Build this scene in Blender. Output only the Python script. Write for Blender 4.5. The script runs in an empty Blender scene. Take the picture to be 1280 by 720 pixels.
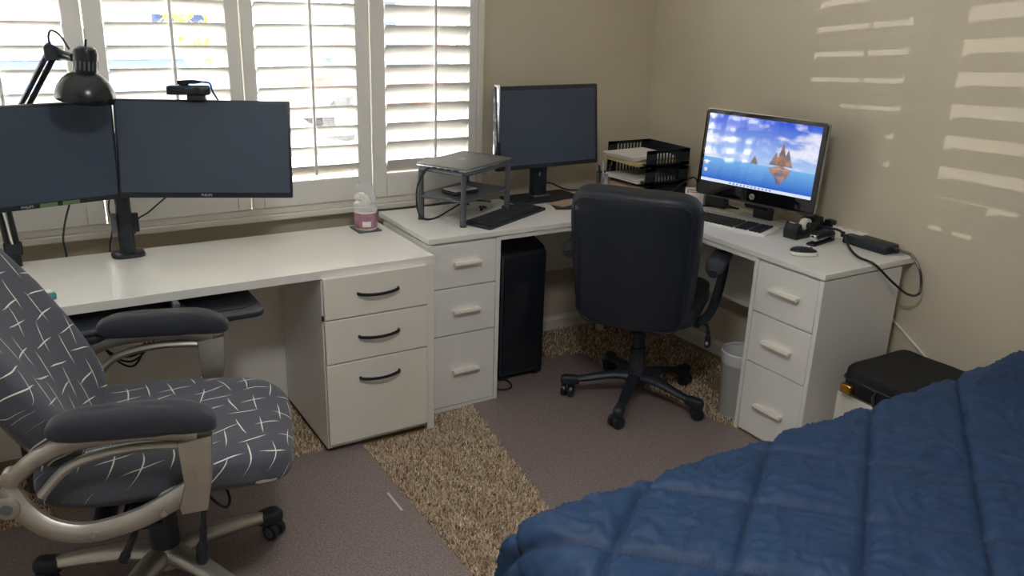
import bpy, bmesh, math, random
from mathutils import Vector, Matrix, Euler, noise as mnoise
random.seed(7)
SC = bpy.context.scene
COL = SC.collection
PI = math.pi

# ------------------------------------------------------------------ camera
CAM_LOC = Vector((-2.8946, -3.403, 1.638))
PITCH, ROLL, YAW, FPX = -0.3306, 0.0327, 0.5552, 1061.96
_f = Vector((math.sin(YAW)*math.cos(PITCH), math.cos(YAW)*math.cos(PITCH), math.sin(PITCH)))
_r = Vector((math.cos(YAW), -math.sin(YAW), 0)); _u = _r.cross(_f)
_r2 = _r*math.cos(ROLL)+_u*math.sin(ROLL); _u2 = -_r*math.sin(ROLL)+_u*math.cos(ROLL)
cd = bpy.data.cameras.new('camera'); cam = bpy.data.objects.new('camera', cd); COL.objects.link(cam)
cam.matrix_world = Matrix(((_r2.x, _u2.x, -_f.x, CAM_LOC.x), (_r2.y, _u2.y, -_f.y, CAM_LOC.y), (_r2.z, _u2.z, -_f.z, CAM_LOC.z), (0, 0, 0, 1)))
cd.sensor_width = 36; cd.sensor_fit = 'HORIZONTAL'; cd.lens = 36*FPX/1280; cd.clip_start = 0.02; cd.clip_end = 300
SC.camera = cam

# ------------------------------------------------------------------ world, sun, light, exposure
W = bpy.data.worlds.new('sky'); SC.world = W; W.use_nodes = True
nt = W.node_tree; nt.nodes.clear()
wo = nt.nodes.new('ShaderNodeOutputWorld'); wb = nt.nodes.new('ShaderNodeBackground')
sk = nt.nodes.new('ShaderNodeTexSky'); sk.sky_type = 'HOSEK_WILKIE'; sk.turbidity = 6.0; sk.ground_albedo = 0.5
sk.sun_direction = Vector((-0.35, 0.55, 0.76)).normalized()
mixw = nt.nodes.new('ShaderNodeMixRGB'); mixw.inputs[0].default_value = 0.55; mixw.inputs[2].default_value = (0.97, 0.99, 1.0, 1)
nt.links.new(sk.outputs[0], mixw.inputs[1]); nt.links.new(mixw.outputs[0], wb.inputs[0]); nt.links.new(wb.outputs[0], wo.inputs[0])
wb.inputs[1].default_value = 2.7

def light(name, kind, loc, energy, color=(1, 1, 1), rot=None, **kw):
    d = bpy.data.lights.new(name, kind); d.energy = energy; d.color = color
    for k, v in kw.items(): setattr(d, k, v)
    o = bpy.data.objects.new(name, d); COL.objects.link(o); o.location = loc
    if rot is not None: o.rotation_euler = rot
    return o
def aim(v): return Vector(v).to_track_quat('-Z', 'Y').to_euler()
light('sun', 'SUN', (0, 6, 6), 6.8, (1.0, 1.0, 0.99), aim((0.35, -0.55, -0.95)), angle=0.01)
# sunlight glancing off the glass of the cars parked outside: it spreads the shutter bars over the side wall
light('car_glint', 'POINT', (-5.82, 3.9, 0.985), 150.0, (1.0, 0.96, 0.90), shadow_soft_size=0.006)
po = light('window_portal', 'AREA', (-2.57, 0.2, 1.52), 1.0, rot=(-PI/2, 0, 0), shape='RECTANGLE', size=3.2, size_y=1.35)
po.data.cycles.is_portal = True
vs = SC.view_settings
SC.display_settings.display_device = 'sRGB'
vs.view_transform = 'Standard'; vs.look = 'None'; vs.exposure = 2.62; vs.gamma = 1.0; vs.use_curve_mapping = False
SC.cycles.max_bounces = 14; SC.cycles.diffuse_bounces = 9; SC.cycles.glossy_bounces = 5; SC.cycles.transmission_bounces = 8; SC.cycles.transparent_max_bounces = 12
SC.cycles.sample_clamp_indirect = 6.0; SC.cycles.caustics_reflective = False; SC.cycles.caustics_refractive = False
SC.cycles.use_denoising = True
SC.cycles.use_guiding = True

# ------------------------------------------------------------------ materials
def lin(c):
    c = c/255.0
    return c/12.92 if c <= 0.04045 else ((c+0.055)/1.055)**2.4
def rgb(r, g, b): return (lin(r), lin(g), lin(b), 1.0)
MATS = {}
def mat(name, col, rough=0.5, metal=0.0, noise=0.0, nscale=30.0, bump=0.0, bscale=200.0, col2=None, spec=0.5, coat=0.0, sheen=0.0, stretch=None):
    m = bpy.data.materials.new(name); m.use_nodes = True; t = m.node_tree; b = t.nodes['Principled BSDF']
    b.inputs['Base Color'].default_value = col; b.inputs['Roughness'].default_value = rough; b.inputs['Metallic'].default_value = metal
    b.inputs['Specular IOR Level'].default_value = spec
    if coat: b.inputs['Coat Weight'].default_value = coat; b.inputs['Coat Roughness'].default_value = 0.08
    if sheen: b.inputs['Sheen Weight'].default_value = sheen
    tc = t.nodes.new('ShaderNodeTexCoord')
    vec = tc.outputs['Object']
    if stretch:
        mp = t.nodes.new('ShaderNodeMapping'); mp.inputs['Scale'].default_value = stretch; t.links.new(vec, mp.inputs[0]); vec = mp.outputs[0]
    if noise > 0 or col2:
        n = t.nodes.new('ShaderNodeTexNoise'); n.inputs['Scale'].default_value = nscale; n.inputs['Detail'].default_value = 5
        t.links.new(vec, n.inputs['Vector'])
        rp = t.nodes.new('ShaderNodeValToRGB')
        c1 = col2 if col2 else tuple([max(0, x*(1-noise)) for x in col[:3]]+[1])
        c2 = col if col2 else tuple([min(1, x*(1+noise)) for x in col[:3]]+[1])
        rp.color_ramp.elements[0].position = 0.35; rp.color_ramp.elements[1].position = 0.65
        rp.color_ramp.elements[0].color = c1; rp.color_ramp.elements[1].color = c2
        t.links.new(n.outputs['Fac'], rp.inputs[0]); t.links.new(rp.outputs[0], b.inputs['Base Color'])
    if bump > 0:
        n2 = t.nodes.new('ShaderNodeTexNoise'); n2.inputs['Scale'].default_value = bscale; n2.inputs['Detail'].default_value = 3
        t.links.new(vec, n2.inputs['Vector'])
        bp = t.nodes.new('ShaderNodeBump'); bp.inputs['Strength'].default_value = bump; bp.inputs['Distance'].default_value = 0.002
        t.links.new(n2.outputs['Fac'], bp.inputs['Height']); t.links.new(bp.outputs[0], b.inputs['Normal'])
    MATS[name] = m
    return m
mat('wall', rgb(208, 198, 177), 0.8, noise=0.03, nscale=2.0, bump=0.25, bscale=90)
mat('ceiling', rgb(238, 238, 236), 0.9, bump=0.3, bscale=70)
mat('trim', rgb(226, 222, 212), 0.45, noise=0.02, nscale=6)
mat('shutter', rgb(228, 226, 220), 0.4, noise=0.015, nscale=8)
mat('desk_white', rgb(232, 231, 227), 0.38, noise=0.012, nscale=5, bump=0.06, bscale=300)
mat('desk_cream', rgb(230, 229, 224), 0.23, noise=0.012, nscale=5, bump=0.04, bscale=300)
mat('drawer_cream', rgb(226, 223, 213), 0.45, noise=0.015, nscale=5)
mat('handle_black', rgb(40, 42, 50), 0.35, 0.3)
mat('handle_white', rgb(230, 226, 216), 0.35)
mat('gap_shade', rgb(70, 66, 60), 0.8)
mat('black_plastic', rgb(36, 41, 50), 0.45, noise=0.08, nscale=40, bump=0.05, bscale=500)
mat('black_satin', rgb(27, 31, 39), 0.28)
mat('black_gloss', rgb(14, 15, 18), 0.05, spec=0.9)
mat('dark_screen', rgb(68, 79, 95), 0.45, spec=0.45)
mat('grey_plastic', rgb(96, 99, 104), 0.5, noise=0.05)
mat('laptop_lid', rgb(132, 133, 132), 0.40, 0.3, noise=0.04, nscale=60)
mat('silver', rgb(190, 190, 192), 0.25, 0.9)
mat('chair_silver', rgb(176, 172, 165), 0.38, 0.75, noise=0.04, nscale=20)
mat('chrome', rgb(225, 225, 228), 0.1, 1.0)
mat('white_plastic', rgb(236, 234, 228), 0.4)
mat('paper', rgb(232, 230, 224), 0.7, noise=0.02, nscale=12)
mat('paper_grey', rgb(196, 196, 196), 0.7)
mat('manila', rgb(222, 204, 150), 0.7)
mat('folder_tan', rgb(188, 160, 134), 0.7, noise=0.05, nscale=18)
mat('red_plastic', rgb(190, 40, 46), 0.4)
mat('orange_card', rgb(205, 130, 70), 0.5, col2=rgb(120, 76, 50), nscale=35)
mat('pink_wrap', rgb(186, 138, 154), 0.5, col2=rgb(148, 100, 128), nscale=24)
mat('tissue', rgb(240, 238, 234), 0.8, bump=0.3, bscale=60)
mat('navy_fabric', rgb(28, 33, 46), 0.75, noise=0.15, nscale=150, bump=0.4, bscale=700, sheen=0.2)
mat('black_leather', rgb(28, 35, 46), 0.42, noise=0.1, nscale=25, bump=0.25, bscale=350)
mat('bag_cloth', rgb(18, 18, 21), 0.75, noise=0.12, nscale=60, bump=0.4, bscale=600)
mat('headboard', rgb(58, 58, 62), 0.8, noise=0.1, nscale=120, bump=0.4, bscale=500)
mat('mattress', rgb(225, 225, 222), 0.8)
mat('quilt', rgb(31, 59, 95), 0.6, noise=0.06, nscale=7, bump=0.15, bscale=260, spec=0.4)
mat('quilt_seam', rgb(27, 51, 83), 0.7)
mat('mat_plastic', rgb(150, 136, 133), 0.42, col2=rgb(108, 95, 94), nscale=190, bump=0.25, bscale=240)
mat('bin_plastic', rgb(176, 178, 176), 0.5)
mat('bag_film', rgb(205, 207, 208), 0.35)
mat('cardboard_white', rgb(222, 218, 208), 0.6)
mat('brass', rgb(190, 150, 70), 0.3, 0.9)
mat('green_label', rgb(104, 128, 84), 0.7)
mat('teal', rgb(70, 140, 150), 0.4)
mat('concrete', rgb(204, 204, 202), 0.9, noise=0.06, nscale=2)
mat('stucco', rgb(232, 226, 214), 0.9)
mat('roof_tile', rgb(150, 90, 76), 0.8, noise=0.2, nscale=6)
mat('car_blue', rgb(70, 110, 160), 0.3, 0.1, coat=0.6)
mat('car_red', rgb(170, 60, 50), 0.3, 0.1, coat=0.6)
mat('car_glass', rgb(48, 62, 84), 0.1)
mat('tyre', rgb(28, 28, 28), 0.8)
mat('leaf_yellow', rgb(190, 180, 50), 0.7, col2=rgb(120, 140, 50), nscale=20)
mat('bark', rgb(100, 84, 68), 0.9)
def glow(name, col, k):
    m = mat(name, rgb(245, 243, 238), 0.5); b_ = m.node_tree.nodes['Principled BSDF']; b_.inputs['Emission Color'].default_value = col; b_.inputs['Emission Strength'].default_value = k
glow('fill_glow', (1.0, 0.99, 0.975, 1), 10.5)  # glow of the added ceiling fill
mat('lamp_black', rgb(20, 22, 26), 0.24)
mat('stand_grey', rgb(88, 93, 99), 0.45, noise=0.05)
mat('outlet_dark', rgb(40, 18, 16), 0.4)

def glass_mat(name, tint=(1, 1, 1, 1), gloss=0.06):
    m = bpy.data.materials.new(name); m.use_nodes = True; t = m.node_tree; t.nodes.clear()
    o = t.nodes.new('ShaderNodeOutputMaterial'); tr = t.nodes.new('ShaderNodeBsdfTransparent'); gl = t.nodes.new('ShaderNodeBsdfGlossy'); mx = t.nodes.new('ShaderNodeMixShader')
    tr.inputs[0].default_value = tint; gl.inputs['Roughness'].default_value = 0.03; mx.inputs[0].default_value = gloss
    t.links.new(tr.outputs[0], mx.inputs[1]); t.links.new(gl.outputs[0], mx.inputs[2]); t.links.new(mx.outputs[0], o.inputs[0])
    MATS[name] = m
glass_mat('window_glass'); glass_mat('clear_plastic', (0.93, 0.94, 0.95, 1), 0.16)
def hazy_plastic():
    glass_mat('hazy_plastic', (0.95, 0.96, 0.97, 1), 0.2); t = MATS['hazy_plastic'].node_tree
    mx = [n for n in t.nodes if n.type == 'MIX_SHADER'][0]; out = [n for n in t.nodes if n.type == 'OUTPUT_MATERIAL'][0]
    df = t.nodes.new('ShaderNodeBsdfDiffuse'); df.inputs[0].default_value = (0.9, 0.92, 0.93, 1); m2 = t.nodes.new('ShaderNodeMixShader'); m2.inputs[0].default_value = 0.35
    t.links.new(mx.outputs[0], m2.inputs[1]); t.links.new(df.outputs[0], m2.inputs[2]); t.links.new(m2.outputs[0], out.inputs[0])
hazy_plastic()

class NG:
    """tiny node-graph helper: arithmetic on sockets"""
    def __init__(s, t): s.t = t
    def m(s, op, a, b=None, c=None):
        n = s.t.nodes.new('ShaderNodeMath'); n.operation = op
        for i, v in enumerate((a, b, c)):
            if v is None: continue
            if isinstance(v, (int, float)): n.inputs[i].default_value = v
            else: s.t.links.new(v, n.inputs[i])
        return n.outputs[0]
    def mix(s, f, a, b):
        n = s.t.nodes.new('ShaderNodeMixRGB')
        for i, v in enumerate((f, a, b)):
            if isinstance(v, (int, float)): n.inputs[i].default_value = v
            elif isinstance(v, tuple): n.inputs[i].default_value = v
            else: s.t.links.new(v, n.inputs[i])
        return n.outputs[0]
    def noise(s, vec, scale, detail=3):
        n = s.t.nodes.new('ShaderNodeTexNoise'); n.inputs['Scale'].default_value = scale; n.inputs['Detail'].default_value = detail
        s.t.links.new(vec, n.inputs['Vector']); return n.outputs['Fac']
    def xyz(s, vec):
        n = s.t.nodes.new('ShaderNodeSeparateXYZ'); s.t.links.new(vec, n.inputs[0]); return n.outputs
    def comb(s, x, y, z):
        n = s.t.nodes.new('ShaderNodeCombineXYZ')
        for i, v in enumerate((x, y, z)):
            if isinstance(v, (int, float)): n.inputs[i].default_value = v
            else: s.t.links.new(v, n.inputs[i])
        return n.outputs[0]
    def white(s, vec):
        n = s.t.nodes.new('ShaderNodeTexWhiteNoise'); n.noise_dimensions = '2D'; s.t.links.new(vec, n.inputs['Vector']); return n.outputs['Value']

def chair_fabric(name, plane):
    """charcoal-blue heather cloth with thin white strokes that cross each other"""
    m = bpy.data.materials.new(name); m.use_nodes = True; t = m.node_tree; b = t.nodes['Principled BSDF']; g = NG(t)
    tc = t.nodes.new('ShaderNodeTexCoord'); X = g.xyz(tc.outputs['Object'])
    if plane == 'seat': u = g.m('SUBTRACT', X[0], g.m('MULTIPLY', X[2], 0.8)); v = g.m('ADD', X[1], g.m('MULTIPLY', X[2], 0.25))
    else: u = X[2]; v = X[1]
    wob = g.m('MULTIPLY', g.m('SUBTRACT', g.noise(tc.outputs['Object'], 6, 1), 0.5), 0.05)
    total = None
    for ang, off in ((22, 0.0), (103, 3.7)):
        c, s_ = math.cos(math.radians(ang)), math.sin(math.radians(ang))
        a = g.m('ADD', g.m('MULTIPLY', u, c), g.m('MULTIPLY', v, s_))
        d = g.m('ADD', g.m('ADD', g.m('MULTIPLY', u, -s_), g.m('MULTIPLY', v, c)), wob)
        row = g.m('DIVIDE', d, 0.066); ri = g.m('FLOOR', row); rf = g.m('SUBTRACT', g.m('FRACT', row), 0.5)
        sh = g.white(g.comb(ri, off, 0.0))
        al = g.m('ADD', g.m('DIVIDE', a, 0.135), g.m('MULTIPLY', sh, 3.0)); af = g.m('FRACT', al)
        cell = g.white(g.comb(ri, g.m('ADD', g.m('FLOOR', al), off), 0.0))
        p = g.m('SUBTRACT', 1.0, g.m('ABSOLUTE', g.m('DIVIDE', g.m('SUBTRACT', af, 0.5), 0.36)))
        wd = g.m('MULTIPLY', g.m('MAXIMUM', p, 0.0), 0.050)
        wd = g.m('MINIMUM', wd, 0.028)
        jit = g.m('ADD', g.m('MULTIPLY', g.m('SUBTRACT', cell, 0.5), 0.45), g.m('MULTIPLY', g.m('SUBTRACT', af, 0.5), g.m('MULTIPLY', g.m('SUBTRACT', sh, 0.5), 0.7)))
        on = g.m('LESS_THAN', g.m('ABSOLUTE', g.m('SUBTRACT', rf, jit)), wd)
        total = on if total is None else g.m('MAXIMUM', total, on)
    fine = g.noise(tc.outputs['Object'], 420, 2)
    base = g.mix(fine, rgb(48, 52, 64), rgb(92, 95, 106))
    colr = g.mix(total, base, rgb(226, 224, 212))
    t.links.new(colr, b.inputs['Base Color']); b.inputs['Roughness'].default_value = 0.85; b.inputs['Sheen Weight'].default_value = 0.15
    bp = t.nodes.new('ShaderNodeBump'); bp.inputs['Strength'].default_value = 0.35; bp.inputs['Distance'].default_value = 0.002
    t.links.new(fine, bp.inputs['Height']); t.links.new(bp.outputs[0], b.inputs['Normal'])
    MATS[name] = m
chair_fabric('chair_seat_cloth', 'seat'); chair_fabric('chair_back_cloth', 'back')

def carpet_mat():
    m = bpy.data.materials.new('carpet'); m.use_nodes = True; t = m.node_tree; b = t.nodes['Principled BSDF']; g = NG(t)
    tc = t.nodes.new('ShaderNodeTexCoord'); O = tc.outputs['Object']
    n1 = g.noise(O, 260, 2); n2 = g.noise(O, 9, 3)
    rp = t.nodes.new('ShaderNodeValToRGB'); e = rp.color_ramp.elements
    e[0].position = 0.36; e[0].color = rgb(78, 62, 46); e[1].position = 0.62; e[1].color = rgb(206, 186, 150)
    k = e.new(0.48); k.color = rgb(158, 136, 104)
    t.links.new(n1, rp.inputs[0])
    c = g.mix(g.m('MULTIPLY', n2, 0.35), rp.outputs[0], rgb(120, 98, 72))
    t.links.new(c, b.inputs['Base Color']); b.inputs['Roughness'].default_value = 0.95; b.inputs['Specular IOR Level'].default_value = 0.1
    bp = t.nodes.new('ShaderNodeBump'); bp.inputs['Strength'].default_value = 0.9; bp.inputs['Distance'].default_value = 0.006
    t.links.new(n1, bp.inputs['Height']); t.links.new(bp.outputs[0], b.inputs['Normal'])
    MATS['carpet'] = m
carpet_mat()
def pile_mat():
    m = bpy.data.materials.new('pile'); m.use_nodes = True; t = m.node_tree; b = t.nodes['Principled BSDF']
    at = t.nodes.new('ShaderNodeAttribute'); at.attribute_name = 'Col'
    t.links.new(at.outputs['Color'], b.inputs['Base Color']); b.inputs['Roughness'].default_value = 0.95; b.inputs['Specular IOR Level'].default_value = 0.1
    MATS['pile'] = m
pile_mat()

def screen_mat():
    """lit desktop: blue sky and sea, a brown sailing boat with its reflection, a pale task bar"""
    m = bpy.data.materials.new('lit_screen'); m.use_nodes = True; t = m.node_tree; b = t.nodes['Principled BSDF']; g = NG(t)
    tc = t.nodes.new('ShaderNodeTexCoord'); O = tc.outputs['Object']; X = g.xyz(O)
    x = X[0]; z = X[2]                                   # x -0.255..0.255, z 0..0.287 on the screen
    zz = g.m('DIVIDE', z, 0.287)
    sky = g.mix(g.m('MULTIPLY', g.m('SUBTRACT', zz, 0.36), 1.6), rgb(168, 196, 236), rgb(44, 86, 208))
    cl = g.noise(g.comb(g.m('MULTIPLY', x, 1.0), 0.3, g.m('MULTIPLY', z, 2.2)), 9, 4)
    sky = g.mix(g.m('MULTIPLY', g.m('GREATER_THAN', cl, 0.50), g.m('MINIMUM', g.m('MULTIPLY', g.m('SUBTRACT', cl, 0.50), 6.0), 0.85)), sky, rgb(236, 238, 248))
    sea = g.mix(g.m('MULTIPLY', zz, 2.6), rgb(10, 80, 190), rgb(120, 180, 230))
    col = g.mix(g.m('LESS_THAN', zz, 0.36), sky, sea)
    def tri(cx, cz, hw, hh):                              # upright triangle
        dz = g.m('SUBTRACT', z, cz); w = g.m('MULTIPLY', g.m('SUBTRACT', 1.0, g.m('DIVIDE', dz, hh)), hw)
        ins = g.m('LESS_THAN', g.m('ABSOLUTE', g.m('SUBTRACT', x, cx)), w)
        return g.m('MULTIPLY', ins, g.m('GREATER_THAN', g.m('MULTIPLY', dz, 1.0 if hh > 0 else -1.0), 0.0))
    bn = g.noise(O, 28, 2)
    brown = g.mix(g.m('MULTIPLY', g.m('SUBTRACT', bn, 0.4), 3.0), rgb(104, 92, 92), rgb(214, 142, 88))
    for (bx_, bz_, hw_, hh_, op_) in ((0.105, 0.112, 0.026, 0.095, 0.95), (0.130, 0.112, 0.026, 0.070, 0.9), (0.078, 0.112, 0.026, 0.052, 0.9), (0.105, 0.100, 0.050, 0.014, 0.9), (0.105, 0.098, 0.040, -0.070, 0.75), (0.130, 0.098, 0.026, -0.050, 0.7), (0.080, 0.098, 0.030, -0.036, 0.7)):
        col = g.mix(g.m('MULTIPLY', tri(bx_, bz_, hw_, hh_), op_), col, brown)
    col = g.mix(tri(-0.015, 0.104, 0.018, 0.035), col, rgb(120, 110, 110))
    col = g.mix(g.m('LESS_THAN', zz, 0.045), col, rgb(214, 222, 246))
    # small icons along the left edge and on the task bar
    ix = g.m('LESS_THAN', g.m('ABSOLUTE', g.m('ADD', x, 0.238)), 0.007)
    iz = g.m('LESS_THAN', g.m('ABSOLUTE', g.m('SUBTRACT', g.m('FRACT', g.m('DIVIDE', z, 0.032)), 0.5)), 0.24)
    ic = g.m('MULTIPLY', g.m('MULTIPLY', ix, iz), g.m('GREATER_THAN', zz, 0.12))
    col = g.mix(ic, col, rgb(224, 214, 224))
    tx = g.m('LESS_THAN', g.m('ABSOLUTE', g.m('SUBTRACT', g.m('FRACT', g.m('DIVIDE', x, 0.017)), 0.5)), 0.2)
    tk = g.m('MULTIPLY', g.m('MULTIPLY', tx, g.m('LESS_THAN', g.m('ABSOLUTE', g.m('SUBTRACT', zz, 0.022)), 0.011)), g.m('LESS_THAN', g.m('ABSOLUTE', g.m('ADD', x, 0.02)), 0.10))
    col = g.mix(tk, col, rgb(80, 110, 170))
    t.links.new(col, b.inputs['Emission Color']); b.inputs['Emission Strength'].default_value = 0.17
    b.inputs['Base Color'].default_value = rgb(14, 15, 18); b.inputs['Roughness'].default_value = 0.04; b.inputs['Specular IOR Level'].default_value = 1.0
    MATS['lit_screen'] = m
screen_mat()

# ------------------------------------------------------------------ mesh helpers
def bmn(): return bmesh.new()
def merge(bm, sub, M=None):
    if M is not None: bmesh.ops.transform(sub, matrix=M, verts=sub.verts)
    vm = {}
    for v in sub.verts: vm[v] = bm.verts.new(v.co)
    for f in sub.faces:
        try:
            nf = bm.faces.new([vm[v] for v in f.verts]); nf.smooth = f.smooth
        except ValueError: pass
    sub.free(); return bm
def TR(loc=(0, 0, 0), rot=(0, 0, 0)): return Matrix.Translation(loc) @ Euler(rot).to_matrix().to_4x4()
def box(bm, lo, hi, r=0.0, seg=1, M=None):
    s = bmn(); bmesh.ops.create_cube(s, size=1.0)
    for v in s.verts: v.co = Vector((lo[i]+(v.co[i]+0.5)*(hi[i]-lo[i]) for i in range(3)))
    if r > 0: bmesh.ops.bevel(s, geom=list(s.edges), offset=min(r, 0.49*min(abs(hi[i]-lo[i]) for i in range(3))), segments=seg, affect='EDGES', profile=0.5)
    return merge(bm, s, M)
def cyl(bm, p0, p1, r0, r1=None, n=16, r=0.0):
    p0 = Vector(p0); p1 = Vector(p1); r1 = r0 if r1 is None else r1
    d = p1-p0; s = bmn(); bmesh.ops.create_cone(s, cap_ends=True, segments=n, radius1=r0, radius2=r1, depth=d.length)
    if r > 0:
        es = [e for e in s.edges if abs(e.verts[0].co.z-e.verts[1].co.z) < 1e-6]
        bmesh.ops.bevel(s, geom=es, offset=r, segments=2, affect='EDGES', profile=0.5)
    M = Matrix.Translation((p0+p1)/2) @ d.to_track_quat('Z', 'Y').to_matrix().to_4x4()
    return merge(bm, s, M)
def spline(pts, n=6, closed=False):
    P = [Vector(p) for p in pts]; out = []; L = len(P)
    rng = range(L if closed else L-1)
    for i in rng:
        p0 = P[(i-1) % L] if (closed or i > 0) else P[0]*2-P[1]; p1 = P[i]; p2 = P[(i+1) % L]
        p3 = P[(i+2) % L] if (closed or i+2 < L) else P[-1]*2-P[-2]
        for k in range(n):
            t = k/n
            out.append(0.5*((2*p1)+(-p0+p2)*t+(2*p0-5*p1+4*p2-p3)*t*t+(-p0+3*p1-3*p2+p3)*t**3))
    if not closed: out.append(P[-1])
    return out
def tube(bm, pts, r, n=8, closed=False, up=None, sx=1.0, sy=1.0):
    """sweep a round (or oval sx, sy) section along pts; r may be a list"""
    P = [Vector(p) for p in pts]; L = len(P); rings = []
    nrm = None
    for i in range(L):
        a = P[(i-1) % L] if (closed or i > 0) else P[i]; b = P[(i+1) % L] if (closed or i < L-1) else P[i]
        t = (b-a).normalized()
        if up is not None: nrm = (Vector(up)-t*Vector(up).dot(t)).normalized()
        elif nrm is None:
            nrm = t.orthogonal().normalized()
        else: nrm = (nrm-t*nrm.dot(t)).normalized()
        bn = t.cross(nrm); rr = r[i] if isinstance(r, (list, tuple)) else r
        rings.append([bm.verts.new(P[i]+nrm*math.cos(2*PI*k/n)*rr*sx+bn*math.sin(2*PI*k/n)*rr*sy) for k in range(n)])
    m = L if closed else L-1
    for i in range(m):
        A = rings[i]; B = rings[(i+1) % L]
        for k in range(n): bm.faces.new((A[k], A[(k+1) % n], B[(k+1) % n], B[k]))
    if not closed: bm.faces.new(rings[0][::-1]); bm.faces.new(rings[-1])
    return bm
def lathe(bm, prof, c=(0, 0, 0), n=24, M=None, cap=True):
    s = bmn(); rings = []
    for (r, z) in prof: rings.append([s.verts.new((r*math.cos(2*PI*k/n), r*math.sin(2*PI*k/n), z)) for k in range(n)])
    for A, B in zip(rings, rings[1:]):
        for k in range(n): s.faces.new((A[k], A[(k+1) % n], B[(k+1) % n], B[k]))
    if cap:
        s.faces.new(rings[0][::-1]); s.faces.new(rings[-1])
    return merge(bm, s, Matrix.Translation(c) @ (M if M is not None else Matrix.Identity(4)))
def prism(bm, poly, z0, z1, r=0.0, seg=1, M=None):
    s = bmn(); A = [s.verts.new((p[0], p[1], z0)) for p in poly]; B = [s.verts.new((p[0], p[1], z1)) for p in poly]; n = len(poly)
    s.faces.new(A[::-1]); s.faces.new(B)
    for k in range(n): s.faces.new((A[k], A[(k+1) % n], B[(k+1) % n], B[k]))
    bmesh.ops.recalc_face_normals(s, faces=s.faces)
    if r > 0:
        es = [e for e in s.edges if abs(e.verts[0].co.z-e.verts[1].co.z) < 1e-6]
        bmesh.ops.bevel(s, geom=es, offset=r, segments=seg, affect='EDGES', profile=0.5)
    return merge(bm, s, M)
def rrect(hx, hy, r, n=5, c=(0, 0)):
    out = []
    for (sx, sy, a0) in ((1, 1, 0), (-1, 1, 90), (-1, -1, 180), (1, -1, 270)):
        for k in range(n+1):
            a = math.radians(a0+90*k/n); out.append((c[0]+sx*(hx-r)+r*math.cos(a), c[1]+sy*(hy-r)+r*math.sin(a)))
    return out
def superell(bm, c, h, e1=0.4, e2=0.4, n=40, m=20, fn=None, M=None):
    s = bmn(); rings = []
    sp = lambda v, e: math.copysign(abs(v)**e, v)
    for j in range(m+1):
        v = -PI/2+PI*j/m; cv = sp(math.cos(v), e1) if 0 < j < m else 0.0; sv = sp(math.sin(v), e1)
        if j in (0, m):
            rings.append([s.verts.new((0, 0, sv*h[2]))]); continue
        rings.append([s.verts.new((h[0]*cv*sp(math.cos(2*PI*k/n), e2), h[1]*cv*sp(math.sin(2*PI*k/n), e2), h[2]*sv)) for k in range(n)])
    for j in range(m):
        A, B = rings[j], rings[j+1]
        for k in range(n):
            a0, a1 = A[k % len(A)], A[(k+1) % len(A)]; b0, b1 = B[k % len(B)], B[(k+1) % len(B)]
            if len(A) == 1: s.faces.new((a0, b1, b0))
            elif len(B) == 1: s.faces.new((a0, a1, b0))
            else: s.faces.new((a0, a1, b1, b0))
    if fn:
        for v in s.verts: v.co = fn(v.co)
    bmesh.ops.recalc_face_normals(s, faces=s.faces)
    MM = Matrix.Translation(c) @ (M if M is not None else Matrix.Identity(4))
    return merge(bm, s, MM)

def tag(o, label, cat, group=None):
    o['label'] = label; o['category'] = cat
    if group: o['group'] = group
    return o
def obj(name, bm, m, parent=None, smooth=True, kind=None, loc=None, rot=None):
    me = bpy.data.meshes.new(name)
    bmesh.ops.recalc_face_normals(bm, faces=bm.faces)
    bm.to_mesh(me); bm.free()
    if smooth:
        for p in me.polygons: p.use_smooth = True
        me.set_sharp_from_angle(angle=math.radians(38))
    me.materials.append(MATS[m])
    o = bpy.data.objects.new(name, me); COL.objects.link(o)
    if parent is not None: o.parent = parent
    if loc is not None: o.location = loc
    if rot is not None: o.rotation_euler = rot
    if kind: o['kind'] = kind
    return o
def thing(name, label, cat, loc=(0, 0, 0), rz=0.0, group=None):
    o = bpy.data.objects.new(name, None); COL.objects.link(o); o.empty_display_size = 0.1
    o.location = loc; o.rotation_euler = (0, 0, math.radians(rz)); return tag(o, label, cat, group)
def one(name, bm, m, label, cat, loc=None, rot=None, group=None, smooth=True):
    return tag(obj(name, bm, m, None, smooth, None, loc, rot), label, cat, group)
def struct(name, bm, m, parent=None, smooth=False):
    return obj(name, bm, m, parent, smooth, 'structure' if parent is None else None)
def inst(src, name, parent, loc=None, rot=None):
    c = src.copy(); c.name = name; COL.objects.link(c); c.parent = parent
    if loc is not None: c.location = loc
    if rot is not None: c.rotation_euler = rot
    return c
def copy_tree(o, parent=None):
    c = o.copy(); COL.objects.link(c); c.parent = parent
    for ch in list(o.children): copy_tree(ch, c)
    return c
def textmesh(name, s, size, m, parent=None, loc=(0, 0, 0), rot=(0, 0, 0), ext=0.0003):
    cu = bpy.data.curves.new(name, 'FONT'); cu.body = s; cu.size = size; cu.extrude = ext; cu.align_x = 'CENTER'; cu.align_y = 'CENTER'
    tmp = bpy.data.objects.new(name, cu); COL.objects.link(tmp)
    dg = bpy.context.evaluated_depsgraph_get(); me = bpy.data.meshes.new_from_object(tmp.evaluated_get(dg))
    bpy.data.objects.remove(tmp); bpy.data.curves.remove(cu)
    me.materials.clear(); me.materials.append(MATS[m]); me.name = name
    o = bpy.data.objects.new(name, me); COL.objects.link(o); o.parent = parent; o.location = loc; o.rotation_euler = rot
    return o

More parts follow.
